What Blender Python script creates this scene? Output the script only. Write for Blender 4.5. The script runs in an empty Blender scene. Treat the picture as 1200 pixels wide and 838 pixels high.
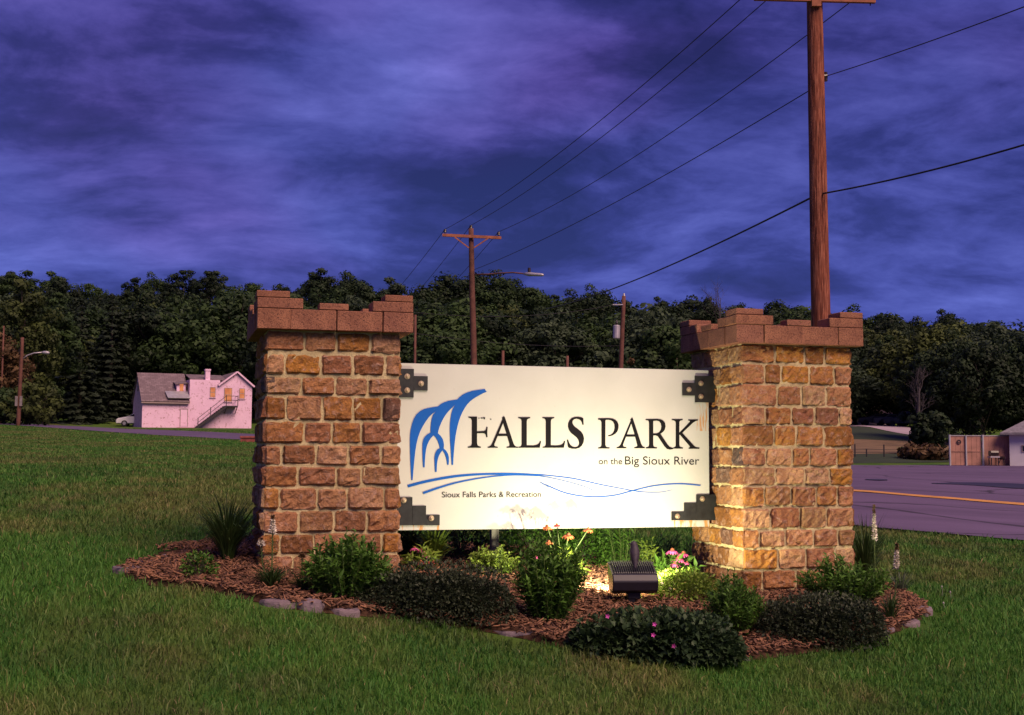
import bpy, bmesh, math, random
import numpy as np
from mathutils import Vector, Matrix

random.seed(7)
RNG = np.random.default_rng(11)
SC = bpy.context.scene
COL = SC.collection
R = math.radians

# ------------------------------------------------------------------ camera
EYE = 1.04
FPX = 1469.0
PITCH, ROLL = 0.0772, 0.0041
c_r0 = Vector((1, 0, 0)); c_f = Vector((0, math.cos(PITCH), math.sin(PITCH))); c_u0 = Vector((0, -math.sin(PITCH), math.cos(PITCH)))
c_r = c_r0 * math.cos(ROLL) + c_u0 * math.sin(ROLL)
c_u = c_u0 * math.cos(ROLL) - c_r0 * math.sin(ROLL)
cam_d = bpy.data.cameras.new('camera')
cam_d.sensor_width = 36.0
cam_d.lens = FPX / 1200.0 * 36.0
cam_d.clip_start = 0.05
cam_d.clip_end = 5000
cam = bpy.data.objects.new('camera', cam_d)
COL.objects.link(cam)
m = Matrix.Identity(4)
for i in range(3):
    m[i][0] = c_r[i]; m[i][1] = c_u[i]; m[i][2] = -c_f[i]
m[2][3] = EYE
cam.matrix_world = m
SC.camera = cam

# ------------------------------------------------------------------ light and sky
SUN_EL, SUN_AZ = 46.0, 142.0           # low pink glow of the set sun, behind the camera and a little right
SUN_STR = 2.0
SKY_STR = 0.10
EXPOSURE = 1.2
vs = SC.view_settings
vs.view_transform = 'Standard'; vs.look = 'None'; vs.gamma = 1.0; vs.use_curve_mapping = False
vs.exposure = EXPOSURE

sun_d = bpy.data.lights.new('sun', 'SUN')
sun_d.energy = SUN_STR
sun_d.angle = R(40)
sun_d.color = (1.0, 0.68, 0.53)
sun = bpy.data.objects.new('sun', sun_d)
COL.objects.link(sun)
a = R(SUN_AZ)   # measured clockwise from +Y (north)
sdir = Vector((math.sin(a) * math.cos(R(SUN_EL)), math.cos(a) * math.cos(R(SUN_EL)), math.sin(R(SUN_EL))))
sun.rotation_euler = (-sdir).to_track_quat('-Z', 'Y').to_euler()

class NT:
    """small node-tree helper"""
    def __init__(s, tree):
        s.t = tree; tree.nodes.clear(); s.n = tree.nodes; s.l = tree.links
    def node(s, kind, **kw):
        n = s.n.new(kind)
        for k, v in kw.items():
            if k.startswith('i_'):
                key = k[2:]
                n.inputs[int(key) if key.isdigit() else key.replace('_', ' ')].default_value = v
            else:
                setattr(n, k, v)
        return n
    def link(s, a, b):
        s.l.new(a, b)
    def noise(s, vec, scale, detail=4, rough=0.55, dist=0.0):
        n = s.node('ShaderNodeTexNoise')
        n.inputs['Scale'].default_value = scale; n.inputs['Detail'].default_value = detail
        n.inputs['Roughness'].default_value = rough; n.inputs['Distortion'].default_value = dist
        if vec is not None: s.link(vec, n.inputs['Vector'])
        return n.outputs['Fac']
    def ramp(s, fac, stops, interp='LINEAR'):
        n = s.node('ShaderNodeValToRGB'); n.color_ramp.interpolation = interp
        cr = n.color_ramp
        while len(cr.elements) < len(stops): cr.elements.new(0.5)
        for e, (p, c) in zip(cr.elements, stops):
            e.position = p; e.color = (c, c, c, 1) if isinstance(c, (int, float)) else (*c[:3], 1)
        s.link(fac, n.inputs['Fac'])
        return n.outputs['Color']
    def mix(s, fac, a, b, mode='MIX'):
        n = s.node('ShaderNodeMix', data_type='RGBA', blend_type=mode)
        for v, idx in ((fac, 0), (a, 6), (b, 7)):
            if isinstance(v, bpy.types.NodeSocket): s.link(v, n.inputs[idx])
            elif idx == 0: n.inputs[0].default_value = v
            else: n.inputs[idx].default_value = (*v[:3], 1)
        return n.outputs[2]
    def math(s, op, a, b=None, clamp=False):
        n = s.node('ShaderNodeMath', operation=op); n.use_clamp = clamp
        for v, idx in ((a, 0), (b, 1)):
            if v is None: continue
            if isinstance(v, bpy.types.NodeSocket): s.link(v, n.inputs[idx])
            else: n.inputs[idx].default_value = v
        return n.outputs[0]

world = bpy.data.worlds.new('World')
SC.world = world
world.use_nodes = True
w = NT(world.node_tree)
tc = w.node('ShaderNodeTexCoord')
sky = w.node('ShaderNodeTexSky')
sky.sky_type = 'NISHITA'; sky.sun_disc = False
sky.sun_elevation = R(4.0)
sky.sun_rotation = R(SUN_AZ)
sky.altitude = 400; sky.air_density = 1.6; sky.dust_density = 2.5; sky.ozone_density = 4.0
sep = w.node('ShaderNodeSeparateXYZ'); w.link(tc.outputs['Generated'], sep.inputs[0])
zc = w.math('ADD', w.math('MAXIMUM', sep.outputs['Z'], 0.0), 0.27)
px_ = w.math('DIVIDE', sep.outputs['X'], zc); py_ = w.math('DIVIDE', sep.outputs['Y'], zc)
comb = w.node('ShaderNodeCombineXYZ'); w.link(px_, comb.inputs[0]); w.link(py_, comb.inputs[1])
mp = w.node('ShaderNodeMapping'); mp.inputs['Scale'].default_value = (1.0, 1.25, 1); mp.inputs['Rotation'].default_value = (0, 0, R(-16))
SKYOFF = (-3.508, 5.627, 0.216)
mp.inputs['Location'].default_value = SKYOFF
w.link(comb.outputs[0], mp.inputs[0])
# clouds: billows (domain-warped noise), broad masses and thin wisps
wn = w.node('ShaderNodeTexNoise'); wn.inputs['Scale'].default_value = 1.6; wn.inputs['Detail'].default_value = 3; w.link(mp.outputs[0], wn.inputs['Vector'])
warp = w.mix(0.26, mp.outputs[0], wn.outputs['Color'], 'ADD')
big = w.noise(warp, 0.95, 2, 0.5, 0.2)
mid = w.noise(warp, 2.5, 9, 0.60, 0.15)
fine = w.noise(warp, 9.0, 6, 0.62, 0.2)
dens = w.math('ADD', w.math('ADD', w.math('MULTIPLY', big, 0.50), w.math('MULTIPLY', mid, 0.70)), w.math('MULTIPLY', fine, 0.14))
cloud = w.ramp(dens, [(0.56, (0.0058, 0.0064, 0.050)), (0.635, (0.0125, 0.0130, 0.086)), (0.70, (0.026, 0.027, 0.142)), (0.79, (0.046, 0.048, 0.205)), (0.92, (0.085, 0.088, 0.31))])
mp2 = w.node('ShaderNodeMapping'); mp2.inputs['Location'].default_value = (-7.72, 1.97, 0); w.link(comb.outputs[0], mp2.inputs[0])
pinkn = w.noise(mp2.outputs[0], 0.8, 3, 0.5)
pink = w.ramp(pinkn, [(0.47, 0.0), (0.66, 1.0)])
cloud = w.mix(w.math('MULTIPLY', pink, 0.8), cloud, (1.9, 0.80, 0.95), 'MULTIPLY')
# a bluer band low over the horizon
low = w.ramp(sep.outputs['Z'], [(0.07, 1.0), (0.27, 0.0)])
cloud = w.mix(w.math('MULTIPLY', low, 0.6), cloud, (0.80, 1.15, 1.08), 'MULTIPLY')
cloud = w.mix(w.math('MULTIPLY', low, 0.55), cloud, (0.012, 0.019, 0.078), 'ADD')
skyc = w.mix(1.0, sky.outputs['Color'], (SKY_STR, SKY_STR, SKY_STR), 'MULTIPLY')
tot = w.mix(0.06, cloud, skyc)
bg = w.node('ShaderNodeBackground'); w.link(tot, bg.inputs['Color']); bg.inputs['Strength'].default_value = 1.0
wo = w.node('ShaderNodeOutputWorld'); w.link(bg.outputs[0], wo.inputs[0])

# ------------------------------------------------------------------ helpers
def tag(o, label=None, cat=None, group=None, kind=None):
    if label: o['label'] = label
    if cat: o['category'] = cat
    if group: o['group'] = group
    if kind: o['kind'] = kind
    return o

def empty(name, loc=(0, 0, 0), rz=0.0):
    o = bpy.data.objects.new(name, None); COL.objects.link(o)
    o.location = loc; o.rotation_euler = (0, 0, rz); o.empty_display_size = 0.1
    return o

def link(name, me, mat=None, parent=None, smooth=False):
    o = bpy.data.objects.new(name, me); COL.objects.link(o)
    if mat is not None and len(me.materials) == 0: me.materials.append(mat)
    if parent is not None: o.parent = parent
    if smooth:
        me.polygons.foreach_set('use_smooth', np.ones(len(me.polygons), bool))
    return o

def np_mesh(name, V, F, tint=None):
    """V (n,3), F (m,k) with k = 3 or 4"""
    V = np.asarray(V, np.float32); F = np.asarray(F, np.int32)
    me = bpy.data.meshes.new(name)
    me.vertices.add(len(V)); me.vertices.foreach_set('co', V.ravel())
    k = F.shape[1]
    me.loops.add(F.size); me.loops.foreach_set('vertex_index', F.ravel())
    me.polygons.add(len(F))
    me.polygons.foreach_set('loop_start', np.arange(0, F.size, k, dtype=np.int32))
    me.polygons.foreach_set('loop_total', np.full(len(F), k, np.int32))
    me.update(calc_edges=True); me.validate()
    if tint is not None:
        at = me.attributes.new('tint', 'FLOAT', 'POINT')
        at.data.foreach_set('value', np.asarray(tint, np.float32))
    return me

class MB:
    """collects boxes, tubes, prisms and sheets into ONE mesh"""
    def __init__(s): s.v = []; s.f = []
    def add(s, V, F):
        b = len(s.v); s.v += [tuple(p) for p in V]; s.f += [tuple(i + b for i in f) for f in F]; return s
    def box(s, lo, hi):
        x0, y0, z0 = lo; x1, y1, z1 = hi
        return s.add([(x0, y0, z0), (x1, y0, z0), (x1, y1, z0), (x0, y1, z0), (x0, y0, z1), (x1, y0, z1), (x1, y1, z1), (x0, y1, z1)],
                     [(3, 2, 1, 0), (4, 5, 6, 7), (0, 1, 5, 4), (1, 2, 6, 5), (2, 3, 7, 6), (3, 0, 4, 7)])
    def tube(s, pts, rad, n=8, caps=True):
        pts = [Vector(p) for p in pts]
        if isinstance(rad, (int, float)): rad = [rad] * len(pts)
        V = []; F = []
        prev = None
        for i, p in enumerate(pts):
            d = (pts[min(i + 1, len(pts) - 1)] - pts[max(i - 1, 0)]).normalized()
            if prev is None:
                ref = Vector((0, 0, 1)) if abs(d.z) < 0.9 else Vector((1, 0, 0))
                a = d.cross(ref).normalized()
            else:
                a = (prev - d * prev.dot(d)).normalized()
            prev = a; b = d.cross(a)
            for k in range(n):
                t = 2 * math.pi * k / n
                V.append(p + (a * math.cos(t) + b * math.sin(t)) * rad[i])
        for i in range(len(pts) - 1):
            for k in range(n):
                F.append((i * n + k, i * n + (k + 1) % n, (i + 1) * n + (k + 1) % n, (i + 1) * n + k))
        if caps:
            F.append(tuple(range(n - 1, -1, -1))); F.append(tuple(range((len(pts) - 1) * n, len(pts) * n)))
        return s.add(V, F)
    def prism(s, poly, axis, a0, a1):
        """poly: 2D points; axis 'x','y','z' = extrusion axis"""
        n = len(poly)
        def P(q, h):
            return {'x': (h, q[0], q[1]), 'y': (q[0], h, q[1]), 'z': (q[0], q[1], h)}[axis]
        V = [P(q, a0) for q in poly] + [P(q, a1) for q in poly]
        F = [tuple(range(n - 1, -1, -1)), tuple(range(n, 2 * n))] + [(i, (i + 1) % n, n + (i + 1) % n, n + i) for i in range(n)]
        return s.add(V, F)
    def build(s, name, mat=None, parent=None, smooth=False, bevel=0.0):
        me = bpy.data.meshes.new(name); me.from_pydata(s.v, [], s.f); me.update()
        bm = bmesh.new(); bm.from_mesh(me)
        bmesh.ops.recalc_face_normals(bm, faces=bm.faces)
        if bevel > 0:
            bmesh.ops.bevel(bm, geom=bm.edges[:], offset=bevel, segments=1, affect='EDGES')
        bm.to_mesh(me); bm.free()
        return link(name, me, mat, parent, smooth)

# pixel of the 1200x838 photograph -> a point at forward distance y = d
def PT(px, py, d):
    v = c_f + c_r * ((px - 600) / FPX) + c_u * ((419 - py) / FPX)
    v = v * (d / v.y)
    return Vector((v.x, v.y, v.z + EYE))

# ------------------------------------------------------------------ terrain height
TD = np.array([1.5, 3, 5, 7, 9, 13, 18, 26, 36, 50, 75, 100, 130, 160, 200, 260, 420, 900.])
TT = np.array([-0.75, -0.41, -0.30, -0.20, 0.0, 0.10, 0.20, 0.28, 0.41, 0.75])
TZ = np.array([
 # 1.5    3    5     7     9     13    18   26   36   50    75   100  130  160  200  260  420 900
 [-.20, -.10, .05, .22, .42, .64, .84, 1.05, 1.3, 1.7, 2.5, 3.4, 4.2, 6.0, 13, 27, 31, 31],
 [-.25, -.12, .02, .20, .40, .62, .82, .98, 1.18, 1.5, 2.25, 3.25, 4.0, 6.0, 13, 27, 31, 31],
 [-.30, -.18, -.04, .16, .35, .56, .78, .95, 1.12, 1.42, 2.1, 2.9, 3.7, 6.0, 13, 27, 31, 31],
 [-.35, -.25, -.10, .12, .30, .50, .70, .88, 1.04, 1.3, 2.0, 2.8, 3.6, 5.8, 12.5, 26, 30, 30],
 [-.48, -.40, -.25, -.05, .13, .27, .38, .48, .58, .75, 1.35, 2.2, 3.2, 5.2, 11, 23, 27, 27],
 [-.52, -.45, -.30, -.10, .07, .14, .20, .26, .38, .55, 1.0, 1.9, 3.0, 5.0, 10.5, 22, 26, 26],
 [-.55, -.48, -.34, -.16, .00, .05, .10, .22, .36, .48, .70, 1.7, 3.0, 4.8, 10, 20, 24, 24],
 [-.55, -.48, -.34, -.18, -.02, .03, .075, .23, .34, .44, .46, 1.8, 4.0, 5.0, 9.5, 18, 22, 22],
 [-.55, -.48, -.36, -.24, -.14, -.08, -.02, .08, .20, .32, .48, 1.4, 3.2, 4.6, 9, 17, 20, 20],
 [-.60, -.55, -.48, -.40, -.32, -.25, -.2, -.1, .05, .2, .45, 1.2, 3.0, 4.6, 9, 17, 20, 20]])
LTD = np.log(TD)
def Hn(x, y):
    x = np.asarray(x, float); y = np.asarray(y, float)
    yy = np.maximum(y, 2.0)
    t = np.clip(x / yy, TT[0], TT[-1] - 1e-6); l = np.clip(np.log(yy), LTD[0], LTD[-1] - 1e-6)
    i = np.clip(np.searchsorted(TT, t, 'right') - 1, 0, len(TT) - 2)
    j = np.clip(np.searchsorted(LTD, l, 'right') - 1, 0, len(TD) - 2)
    a = (t - TT[i]) / (TT[i + 1] - TT[i]); b = (l - LTD[j]) / (LTD[j + 1] - LTD[j])
    a = a * a * (3 - 2 * a) * 0.5 + a * 0.5
    z = TZ[i, j] * (1 - a) * (1 - b) + TZ[i + 1, j] * a * (1 - b) + TZ[i, j + 1] * (1 - a) * b + TZ[i + 1, j + 1] * a * b
    z = z + 0.012 * np.sin(x * 1.3 + 0.5 * y) * np.cos(y * 0.9 - 0.3 * x) * (y < 40)
    return z
def H(x, y): return float(Hn(x, y))
def ground_at(px, py, d0=7.0, lo=2.0, hi=140.0):
    """first hit of the ray through a pixel with the terrain"""
    ds = np.geomspace(lo, hi, 1500)
    v = c_f + c_r * ((px - 600) / FPX) + c_u * ((419 - py) / FPX)
    x = v.x / v.y * ds; z = EYE + v.z / v.y * ds
    g = Hn(x, ds) - z
    k = int(np.argmax(g > 0)) if (g > 0).any() else len(ds) - 1
    return Vector((float(x[k]), float(ds[k]), H(x[k], ds[k])))

# ------------------------------------------------------------------ materials
def new_mat(name):
    mt = bpy.data.materials.new(name); mt.use_nodes = True
    t = NT(mt.node_tree)
    out = t.node('ShaderNodeOutputMaterial'); p = t.node('ShaderNodeBsdfPrincipled')
    t.link(p.outputs[0], out.inputs[0])
    return mt, t, p

def setc(t, sock, v):
    if isinstance(v, bpy.types.NodeSocket): t.link(v, sock)
    else: sock.default_value = (*v, 1)

def bump(t, p, h, strength, dist=0.01):
    b = t.node('ShaderNodeBump'); b.inputs['Strength'].default_value = strength; b.inputs['Distance'].default_value = dist
    t.link(h, b.inputs['Height']); t.link(b.outputs[0], p.inputs['Normal'])

def plain(name, col, rough=0.6, var=0.25, scale=6.0, bumps=0.15, metal=0.0, spec=0.5, bdist=0.004):
    mt, t, p = new_mat(name)
    co = t.node('ShaderNodeTexCoord').outputs['Object']
    n = t.noise(co, scale, 6, 0.6)
    c = t.ramp(n, [(0.3, tuple(x * (1 - var) for x in col)), (0.7, tuple(min(1, x * (1 + var)) for x in col))])
    t.link(c, p.inputs['Base Color'])
    p.inputs['Roughness'].default_value = rough; p.inputs['Metallic'].default_value = metal
    p.inputs['Specular IOR Level'].default_value = spec
    if bumps: bump(t, p, t.noise(co, scale * 6, 5, 0.65), bumps, bdist)
    return mt

def leafmat(name, dark, light, rough=0.55, trans=0.25, objvar=0.0):
    """leaves: colour by the per-leaf 'tint' attribute, some light through the blade"""
    mt, t, p = new_mat(name)
    at = t.node('ShaderNodeAttribute', attribute_name='tint')
    fac = at.outputs['Fac']
    if objvar:
        oi = t.node('ShaderNodeObjectInfo')
        fac = t.math('ADD', fac, t.math('MULTIPLY', t.math('SUBTRACT', oi.outputs['Random'], 0.5), objvar), True)
    c = t.ramp(fac, [(0.0, dark), (1.0, light)])
    t.link(c, p.inputs['Base Color']); p.inputs['Roughness'].default_value = rough
    p.inputs['Specular IOR Level'].default_value = 0.3
    tr = t.node('ShaderNodeBsdfTranslucent'); t.link(c, tr.inputs[0])
    ms = t.node('ShaderNodeMixShader'); ms.inputs[0].default_value = trans
    t.link(p.outputs[0], ms.inputs[1]); t.link(tr.outputs[0], ms.inputs[2])
    out = [n for n in t.n if n.type == 'OUTPUT_MATERIAL'][0]
    t.link(ms.outputs[0], out.inputs[0])
    return mt

M = {}
# lawn soil/turf under the blades and in the distance
mt, t, p = new_mat('lawn_turf')
geo = t.node('ShaderNodeNewGeometry'); pos = geo.outputs['Position']
mpn = t.node('ShaderNodeMapping'); mpn.inputs['Scale'].default_value = (1, 0.55, 1); t.link(pos, mpn.inputs[0])
n1 = t.noise(mpn.outputs[0], 0.35, 4, 0.6); n2 = t.noise(pos, 9.0, 5, 0.7); n3 = t.noise(pos, 60.0, 3, 0.7)
base = t.ramp(n1, [(0.36, (0.040, 0.115, 0.014)), (0.52, (0.075, 0.150, 0.024)), (0.66, (0.160, 0.165, 0.045))])
c = t.mix(t.ramp(n2, [(0.3, 0.0), (0.75, 0.55)]), base, (0.022, 0.055, 0.006))
c = t.mix(t.ramp(n3, [(0.35, 0.0), (0.7, 0.5)]), c, (0.090, 0.120, 0.026))
t.link(c, p.inputs['Base Color']); p.inputs['Roughness'].default_value = 0.9; p.inputs['Specular IOR Level'].default_value = 0.1
bump(t, p, n3, 0.6, 0.03)
M['lawn'] = mt
# grass blades follow the same patches
mt, t, p = new_mat('grass_blade')
geo = t.node('ShaderNodeNewGeometry'); pos = geo.outputs['Position']
mpn = t.node('ShaderNodeMapping'); mpn.inputs['Scale'].default_value = (1, 0.55, 1); t.link(pos, mpn.inputs[0])
n1 = t.noise(mpn.outputs[0], 0.35, 4, 0.6); n1b = t.noise(pos, 1.7, 4, 0.6)
at = t.node('ShaderNodeAttribute', attribute_name='tint')
g = t.ramp(at.outputs['Fac'], [(0.0, (0.031, 0.118, 0.014)), (0.6, (0.080, 0.220, 0.031)), (0.9, (0.155, 0.280, 0.056)), (1.0, (0.30, 0.26, 0.11))])
dry = t.ramp(at.outputs['Fac'], [(0.0, (0.080, 0.125, 0.022)), (0.6, (0.165, 0.190, 0.052)), (1.0, (0.310, 0.250, 0.120))])
pm = t.math('ADD', t.math('MULTIPLY', n1, 0.6), t.math('MULTIPLY', n1b, 0.4))
c = t.mix(t.ramp(pm, [(0.465, 0.0), (0.575, 1.0)]), g, dry)
c = t.mix(t.ramp(t.noise(pos, 0.8, 3, 0.6), [(0.38, 0.6), (0.54, 0.0)]), c, (0.45, 0.55, 0.65), 'MULTIPLY')
t.link(c, p.inputs['Base Color']); p.inputs['Roughness'].default_value = 0.6; p.inputs['Specular IOR Level'].default_value = 0.25
tr = t.node('ShaderNodeBsdfTranslucent'); t.link(c, tr.inputs[0])
ms = t.node('ShaderNodeMixShader'); ms.inputs[0].default_value = 0.3
t.link(p.outputs[0], ms.inputs[1]); t.link(tr.outputs[0], ms.inputs[2])
t.link(ms.outputs[0], [n for n in t.n if n.type == 'OUTPUT_MATERIAL'][0].inputs[0])
M['blade'] = mt
# pillar stone (each stone its own tone)
mt, t, p = new_mat('quartzite_stone')
co = t.node('ShaderNodeTexCoord').outputs['Object']; oi = t.node('ShaderNodeObjectInfo')
base = t.ramp(oi.outputs['Random'], [(0.0, (0.085, 0.058, 0.060)), (0.06, (0.26, 0.098, 0.056)), (0.20, (0.42, 0.200, 0.120)),
      (0.34, (0.24, 0.098, 0.046)), (0.50, (0.47, 0.260, 0.170)), (0.64, (0.32, 0.135, 0.060)), (0.78, (0.42, 0.180, 0.036)), (0.90, (0.19, 0.072, 0.020)), (1.0, (0.46, 0.280, 0.185))])
off = t.node('ShaderNodeVectorMath', operation='ADD'); t.link(co, off.inputs[0])
sc_ = t.node('ShaderNodeVectorMath', operation='SCALE'); sc_.inputs[0].default_value = (37, 17, 53); t.link(oi.outputs['Random'], sc_.inputs['Scale'])
t.link(sc_.outputs[0], off.inputs[1])
v = off.outputs[0]
nA = t.noise(v, 9, 5, 0.65, 0.6); nB = t.noise(v, 70, 4, 0.7); nC = t.noise(v, 22, 6, 0.7, 0.4)
gw = t.node('ShaderNodeNewGeometry').outputs['Position']
base = t.mix(1.0, base, t.ramp(t.noise(gw, 3.2, 3, 0.6), [(0.35, (0.95, 1.00, 0.84)), (0.65, (1.36, 1.50, 1.16))]), 'MULTIPLY')
c = t.mix(t.ramp(nA, [(0.46, 0.0), (0.70, 0.75)]), base, (0.22, 0.088, 0.035), 'MIX')
c = t.mix(t.ramp(nC, [(0.52, 0.0), (0.68, 0.7)]), c, (0.50, 0.345, 0.270))
c = t.mix(t.ramp(nB, [(0.30, 0.55), (0.55, 0.0)]), c, (0.085, 0.036, 0.028))
t.link(c, p.inputs['Base Color']); p.inputs['Roughness'].default_value = 0.8; p.inputs['Specular IOR Level'].default_value = 0.3
bump(t, p, t.math('ADD', nC, t.math('MULTIPLY', nB, 0.5)), 1.0, 0.024)
M['stone'] = mt
# mortar
mt, t, p = new_mat('mortar')
co = t.node('ShaderNodeTexCoord').outputs['Object']
n1 = t.noise(co, 7, 5, 0.6); n2 = t.noise(co, 90, 4, 0.7)
c = t.ramp(n1, [(0.3, (0.46, 0.385, 0.195)), (0.7, (0.64, 0.560, 0.320))])
c = t.mix(t.ramp(n2, [(0.33, 0.45), (0.5, 0.0)]), c, (0.20, 0.14, 0.08))
t.link(c, p.inputs['Base Color']); p.inputs['Roughness'].default_value = 0.95; p.inputs['Specular IOR Level'].default_value = 0.1
bump(t, p, t.math('ADD', n1, n2), 0.7, 0.012)
M['mortar'] = mt
# split-face concrete cap blocks
mt, t, p = new_mat('cap_block_concrete')
co = t.node('ShaderNodeTexCoord').outputs['Object']; oi = t.node('ShaderNodeObjectInfo')
n1 = t.noise(co, 5, 3, 0.5); n2 = t.noise(co, 130, 3, 0.7); n3 = t.noise(co, 260, 2, 0.6)
c = t.ramp(n1, [(0.36, (0.21, 0.090, 0.054)), (0.62, (0.38, 0.175, 0.098))])
c = t.mix(t.math('MULTIPLY', oi.outputs['Random'], 0.35), c, (0.24, 0.11, 0.09))
c = t.mix(t.ramp(n2, [(0.36, 0.85), (0.50, 0.0)]), c, (0.060, 0.026, 0.026))
c = t.mix(t.ramp(n3, [(0.60, 0.0), (0.72, 0.6)]), c, (0.52, 0.30, 0.22))
t.link(c, p.inputs['Base Color']); p.inputs['Roughness'].default_value = 0.9; p.inputs['Specular IOR Level'].default_value = 0.2
bump(t, p, n2, 0.7, 0.008)
M['cap'] = mt
# mulch
M['mulch'] = plain('mulch_soil', (0.065, 0.035, 0.022), 0.95, 0.5, 14, 0.8, spec=0.1, bdist=0.02)
M['chip'] = leafmat('mulch_chip', (0.042, 0.020, 0.014), (0.33, 0.165, 0.092), 0.85, 0.0)
M['edge'] = plain('edging_stone', (0.17, 0.13, 0.145), 0.85, 0.35, 9, 0.6, bdist=0.012)
# asphalt
mt, t, p = new_mat('asphalt')
geo = t.node('ShaderNodeNewGeometry'); pos = geo.outputs['Position']
n1 = t.noise(pos, 0.18, 5, 0.6); n2 = t.noise(pos, 25, 4, 0.7)
c = t.ramp(n1, [(0.3, (0.098, 0.066, 0.125)), (0.7, (0.145, 0.100, 0.180))])
mpn = t.node('ShaderNodeMapping'); mpn.inputs['Scale'].default_value = (0.3, 1.4, 1); mpn.inputs['Rotation'].default_value = (0, 0, R(-28)); t.link(pos, mpn.inputs[0])
n4 = t.noise(mpn.outputs[0], 0.5, 4, 0.55)
c = t.mix(t.ramp(n4, [(0.45, 0.0), (0.66, 0.5)]), c, (0.072, 0.050, 0.092))
c = t.mix(t.ramp(n2, [(0.3, 0.35), (0.6, 0.0)]), c, (0.07, 0.06, 0.07))
vo = t.node('ShaderNodeTexVoronoi', feature='DISTANCE_TO_EDGE'); vo.inputs['Scale'].default_value = 0.16
dn = t.node('ShaderNodeTexNoise'); dn.inputs['Scale'].default_value = 0.5; dn.inputs['Detail'].default_value = 6; t.link(pos, dn.inputs['Vector'])
dm = t.mix(0.65, pos, dn.outputs['Color'], 'ADD'); t.link(dm, vo.inputs['Vector'])
crack = t.ramp(vo.outputs['Distance'], [(0.004, 1.0), (0.013, 0.0)])
c = t.mix(t.math('MULTIPLY', crack, 0.8), c, (0.022, 0.018, 0.022))
t.link(c, p.inputs['Base Color']); p.inputs['Roughness'].default_value = 0.85; p.inputs['Specular IOR Level'].default_value = 0.3
bump(t, p, n2, 0.3, 0.01)
M['asphalt'] = mt
M['yellow_line'] = plain('yellow_road_paint', (0.55, 0.26, 0.045), 0.7, 0.25, 3, 0.1)
M['tar'] = plain('tar_patch', (0.022, 0.018, 0.026), 0.6, 0.3, 1, 0.1)
# wood
mt, t, p = new_mat('pole_wood')
co = t.node('ShaderNodeTexCoord').outputs['Object']
mpn = t.node('ShaderNodeMapping'); mpn.inputs['Scale'].default_value = (14, 14, 0.9); t.link(co, mpn.inputs[0])
n1 = t.noise(mpn.outputs[0], 2.2, 6, 0.65, 0.4); n2 = t.noise(co, 4.0, 4, 0.6)
c = t.ramp(n1, [(0.36, (0.045, 0.012, 0.008)), (0.5, (0.21, 0.060, 0.033)), (0.64, (0.38, 0.150, 0.090))])
c = t.mix(t.ramp(n2, [(0.4, 0.0), (0.7, 0.5)]), c, (0.12, 0.045, 0.03))
t.link(c, p.inputs['Base Color']); p.inputs['Roughness'].default_value = 0.85; p.inputs['Specular IOR Level'].default_value = 0.2
bump(t, p, n1, 0.6, 0.02)
M['pole'] = mt
M['pole_far'] = plain('weathered_pole', (0.115, 0.045, 0.032), 0.9, 0.35, 4, 0.3)
M['crossarm'] = plain('crossarm_wood', (0.30, 0.105, 0.055), 0.85, 0.35, 5, 0.3)
M['insul'] = plain('insulator_glaze', (0.022, 0.014, 0.014), 0.3, 0.2, 5, 0.0)
M['wire'] = plain('wire_black', (0.012, 0.011, 0.014), 0.7, 0.1, 2, 0.0)
M['steel'] = plain('galvanised_steel', (0.42, 0.40, 0.42), 0.5, 0.2, 3, 0.05, metal=0.5)
M['blackmetal'] = plain('black_painted_steel', (0.016, 0.018, 0.019), 0.45, 0.4, 30, 0.15, bdist=0.001)
M['bolt'] = plain('bolt_steel', (0.44, 0.36, 0.25), 0.45, 0.35, 60, 0.2, metal=0.6, bdist=0.001)
M['fixture'] = plain('floodlight_enamel', (0.012, 0.011, 0.020), 0.42, 0.15, 20, 0.05, bdist=0.001)
M['bark'] = plain('tree_bark', (0.075, 0.058, 0.048), 0.9, 0.4, 3, 0.5, bdist=0.05)
M['stem'] = plain('green_stem', (0.075, 0.12, 0.028), 0.7, 0.3, 20, 0.0)

# ================================================================== SETTING
def sgrid(lo, hi, n, focus, k):
    u = np.linspace(-1, 1, n)
    s = np.sinh(k * u) / np.sinh(k)
    return np.where(s < 0, focus + s * (focus - lo), focus + s * (hi - focus))
gx = sgrid(-700, 700, 261, 0.0, 6.6); gy = sgrid(-60, 900, 281, 9.0, 6.2)
GX, GY = np.meshgrid(gx, gy)
V = np.stack([GX.ravel(), GY.ravel(), Hn(GX.ravel(), GY.ravel())], 1)
nx = len(gx); ii, jj = np.meshgrid(np.arange(len(gy) - 1), np.arange(nx - 1), indexing='ij')
b = (ii * nx + jj).ravel()
ground = link('ground', np_mesh('ground', V, np.stack([b, b + 1, b + nx + 1, b + nx], 1)), M['lawn'], smooth=True)
tag(ground, kind='structure', label='mown lawn and rising ground around the stone sign')

def pip(x, y, poly):
    """points in polygon, vectorised"""
    x = np.asarray(x); y = np.asarray(y); r = np.zeros(x.shape, bool); n = len(poly)
    for i in range(n):
        x0, y0 = poly[i]; x1, y1 = poly[(i + 1) % n]
        cnd = ((y0 > y) != (y1 > y))
        with np.errstate(divide='ignore', invalid='ignore'):
            xi = (x1 - x0) * (y - y0) / (y1 - y0 if y1 != y0 else 1e-9) + x0
        r ^= cnd & (x < xi)
    return r

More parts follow.
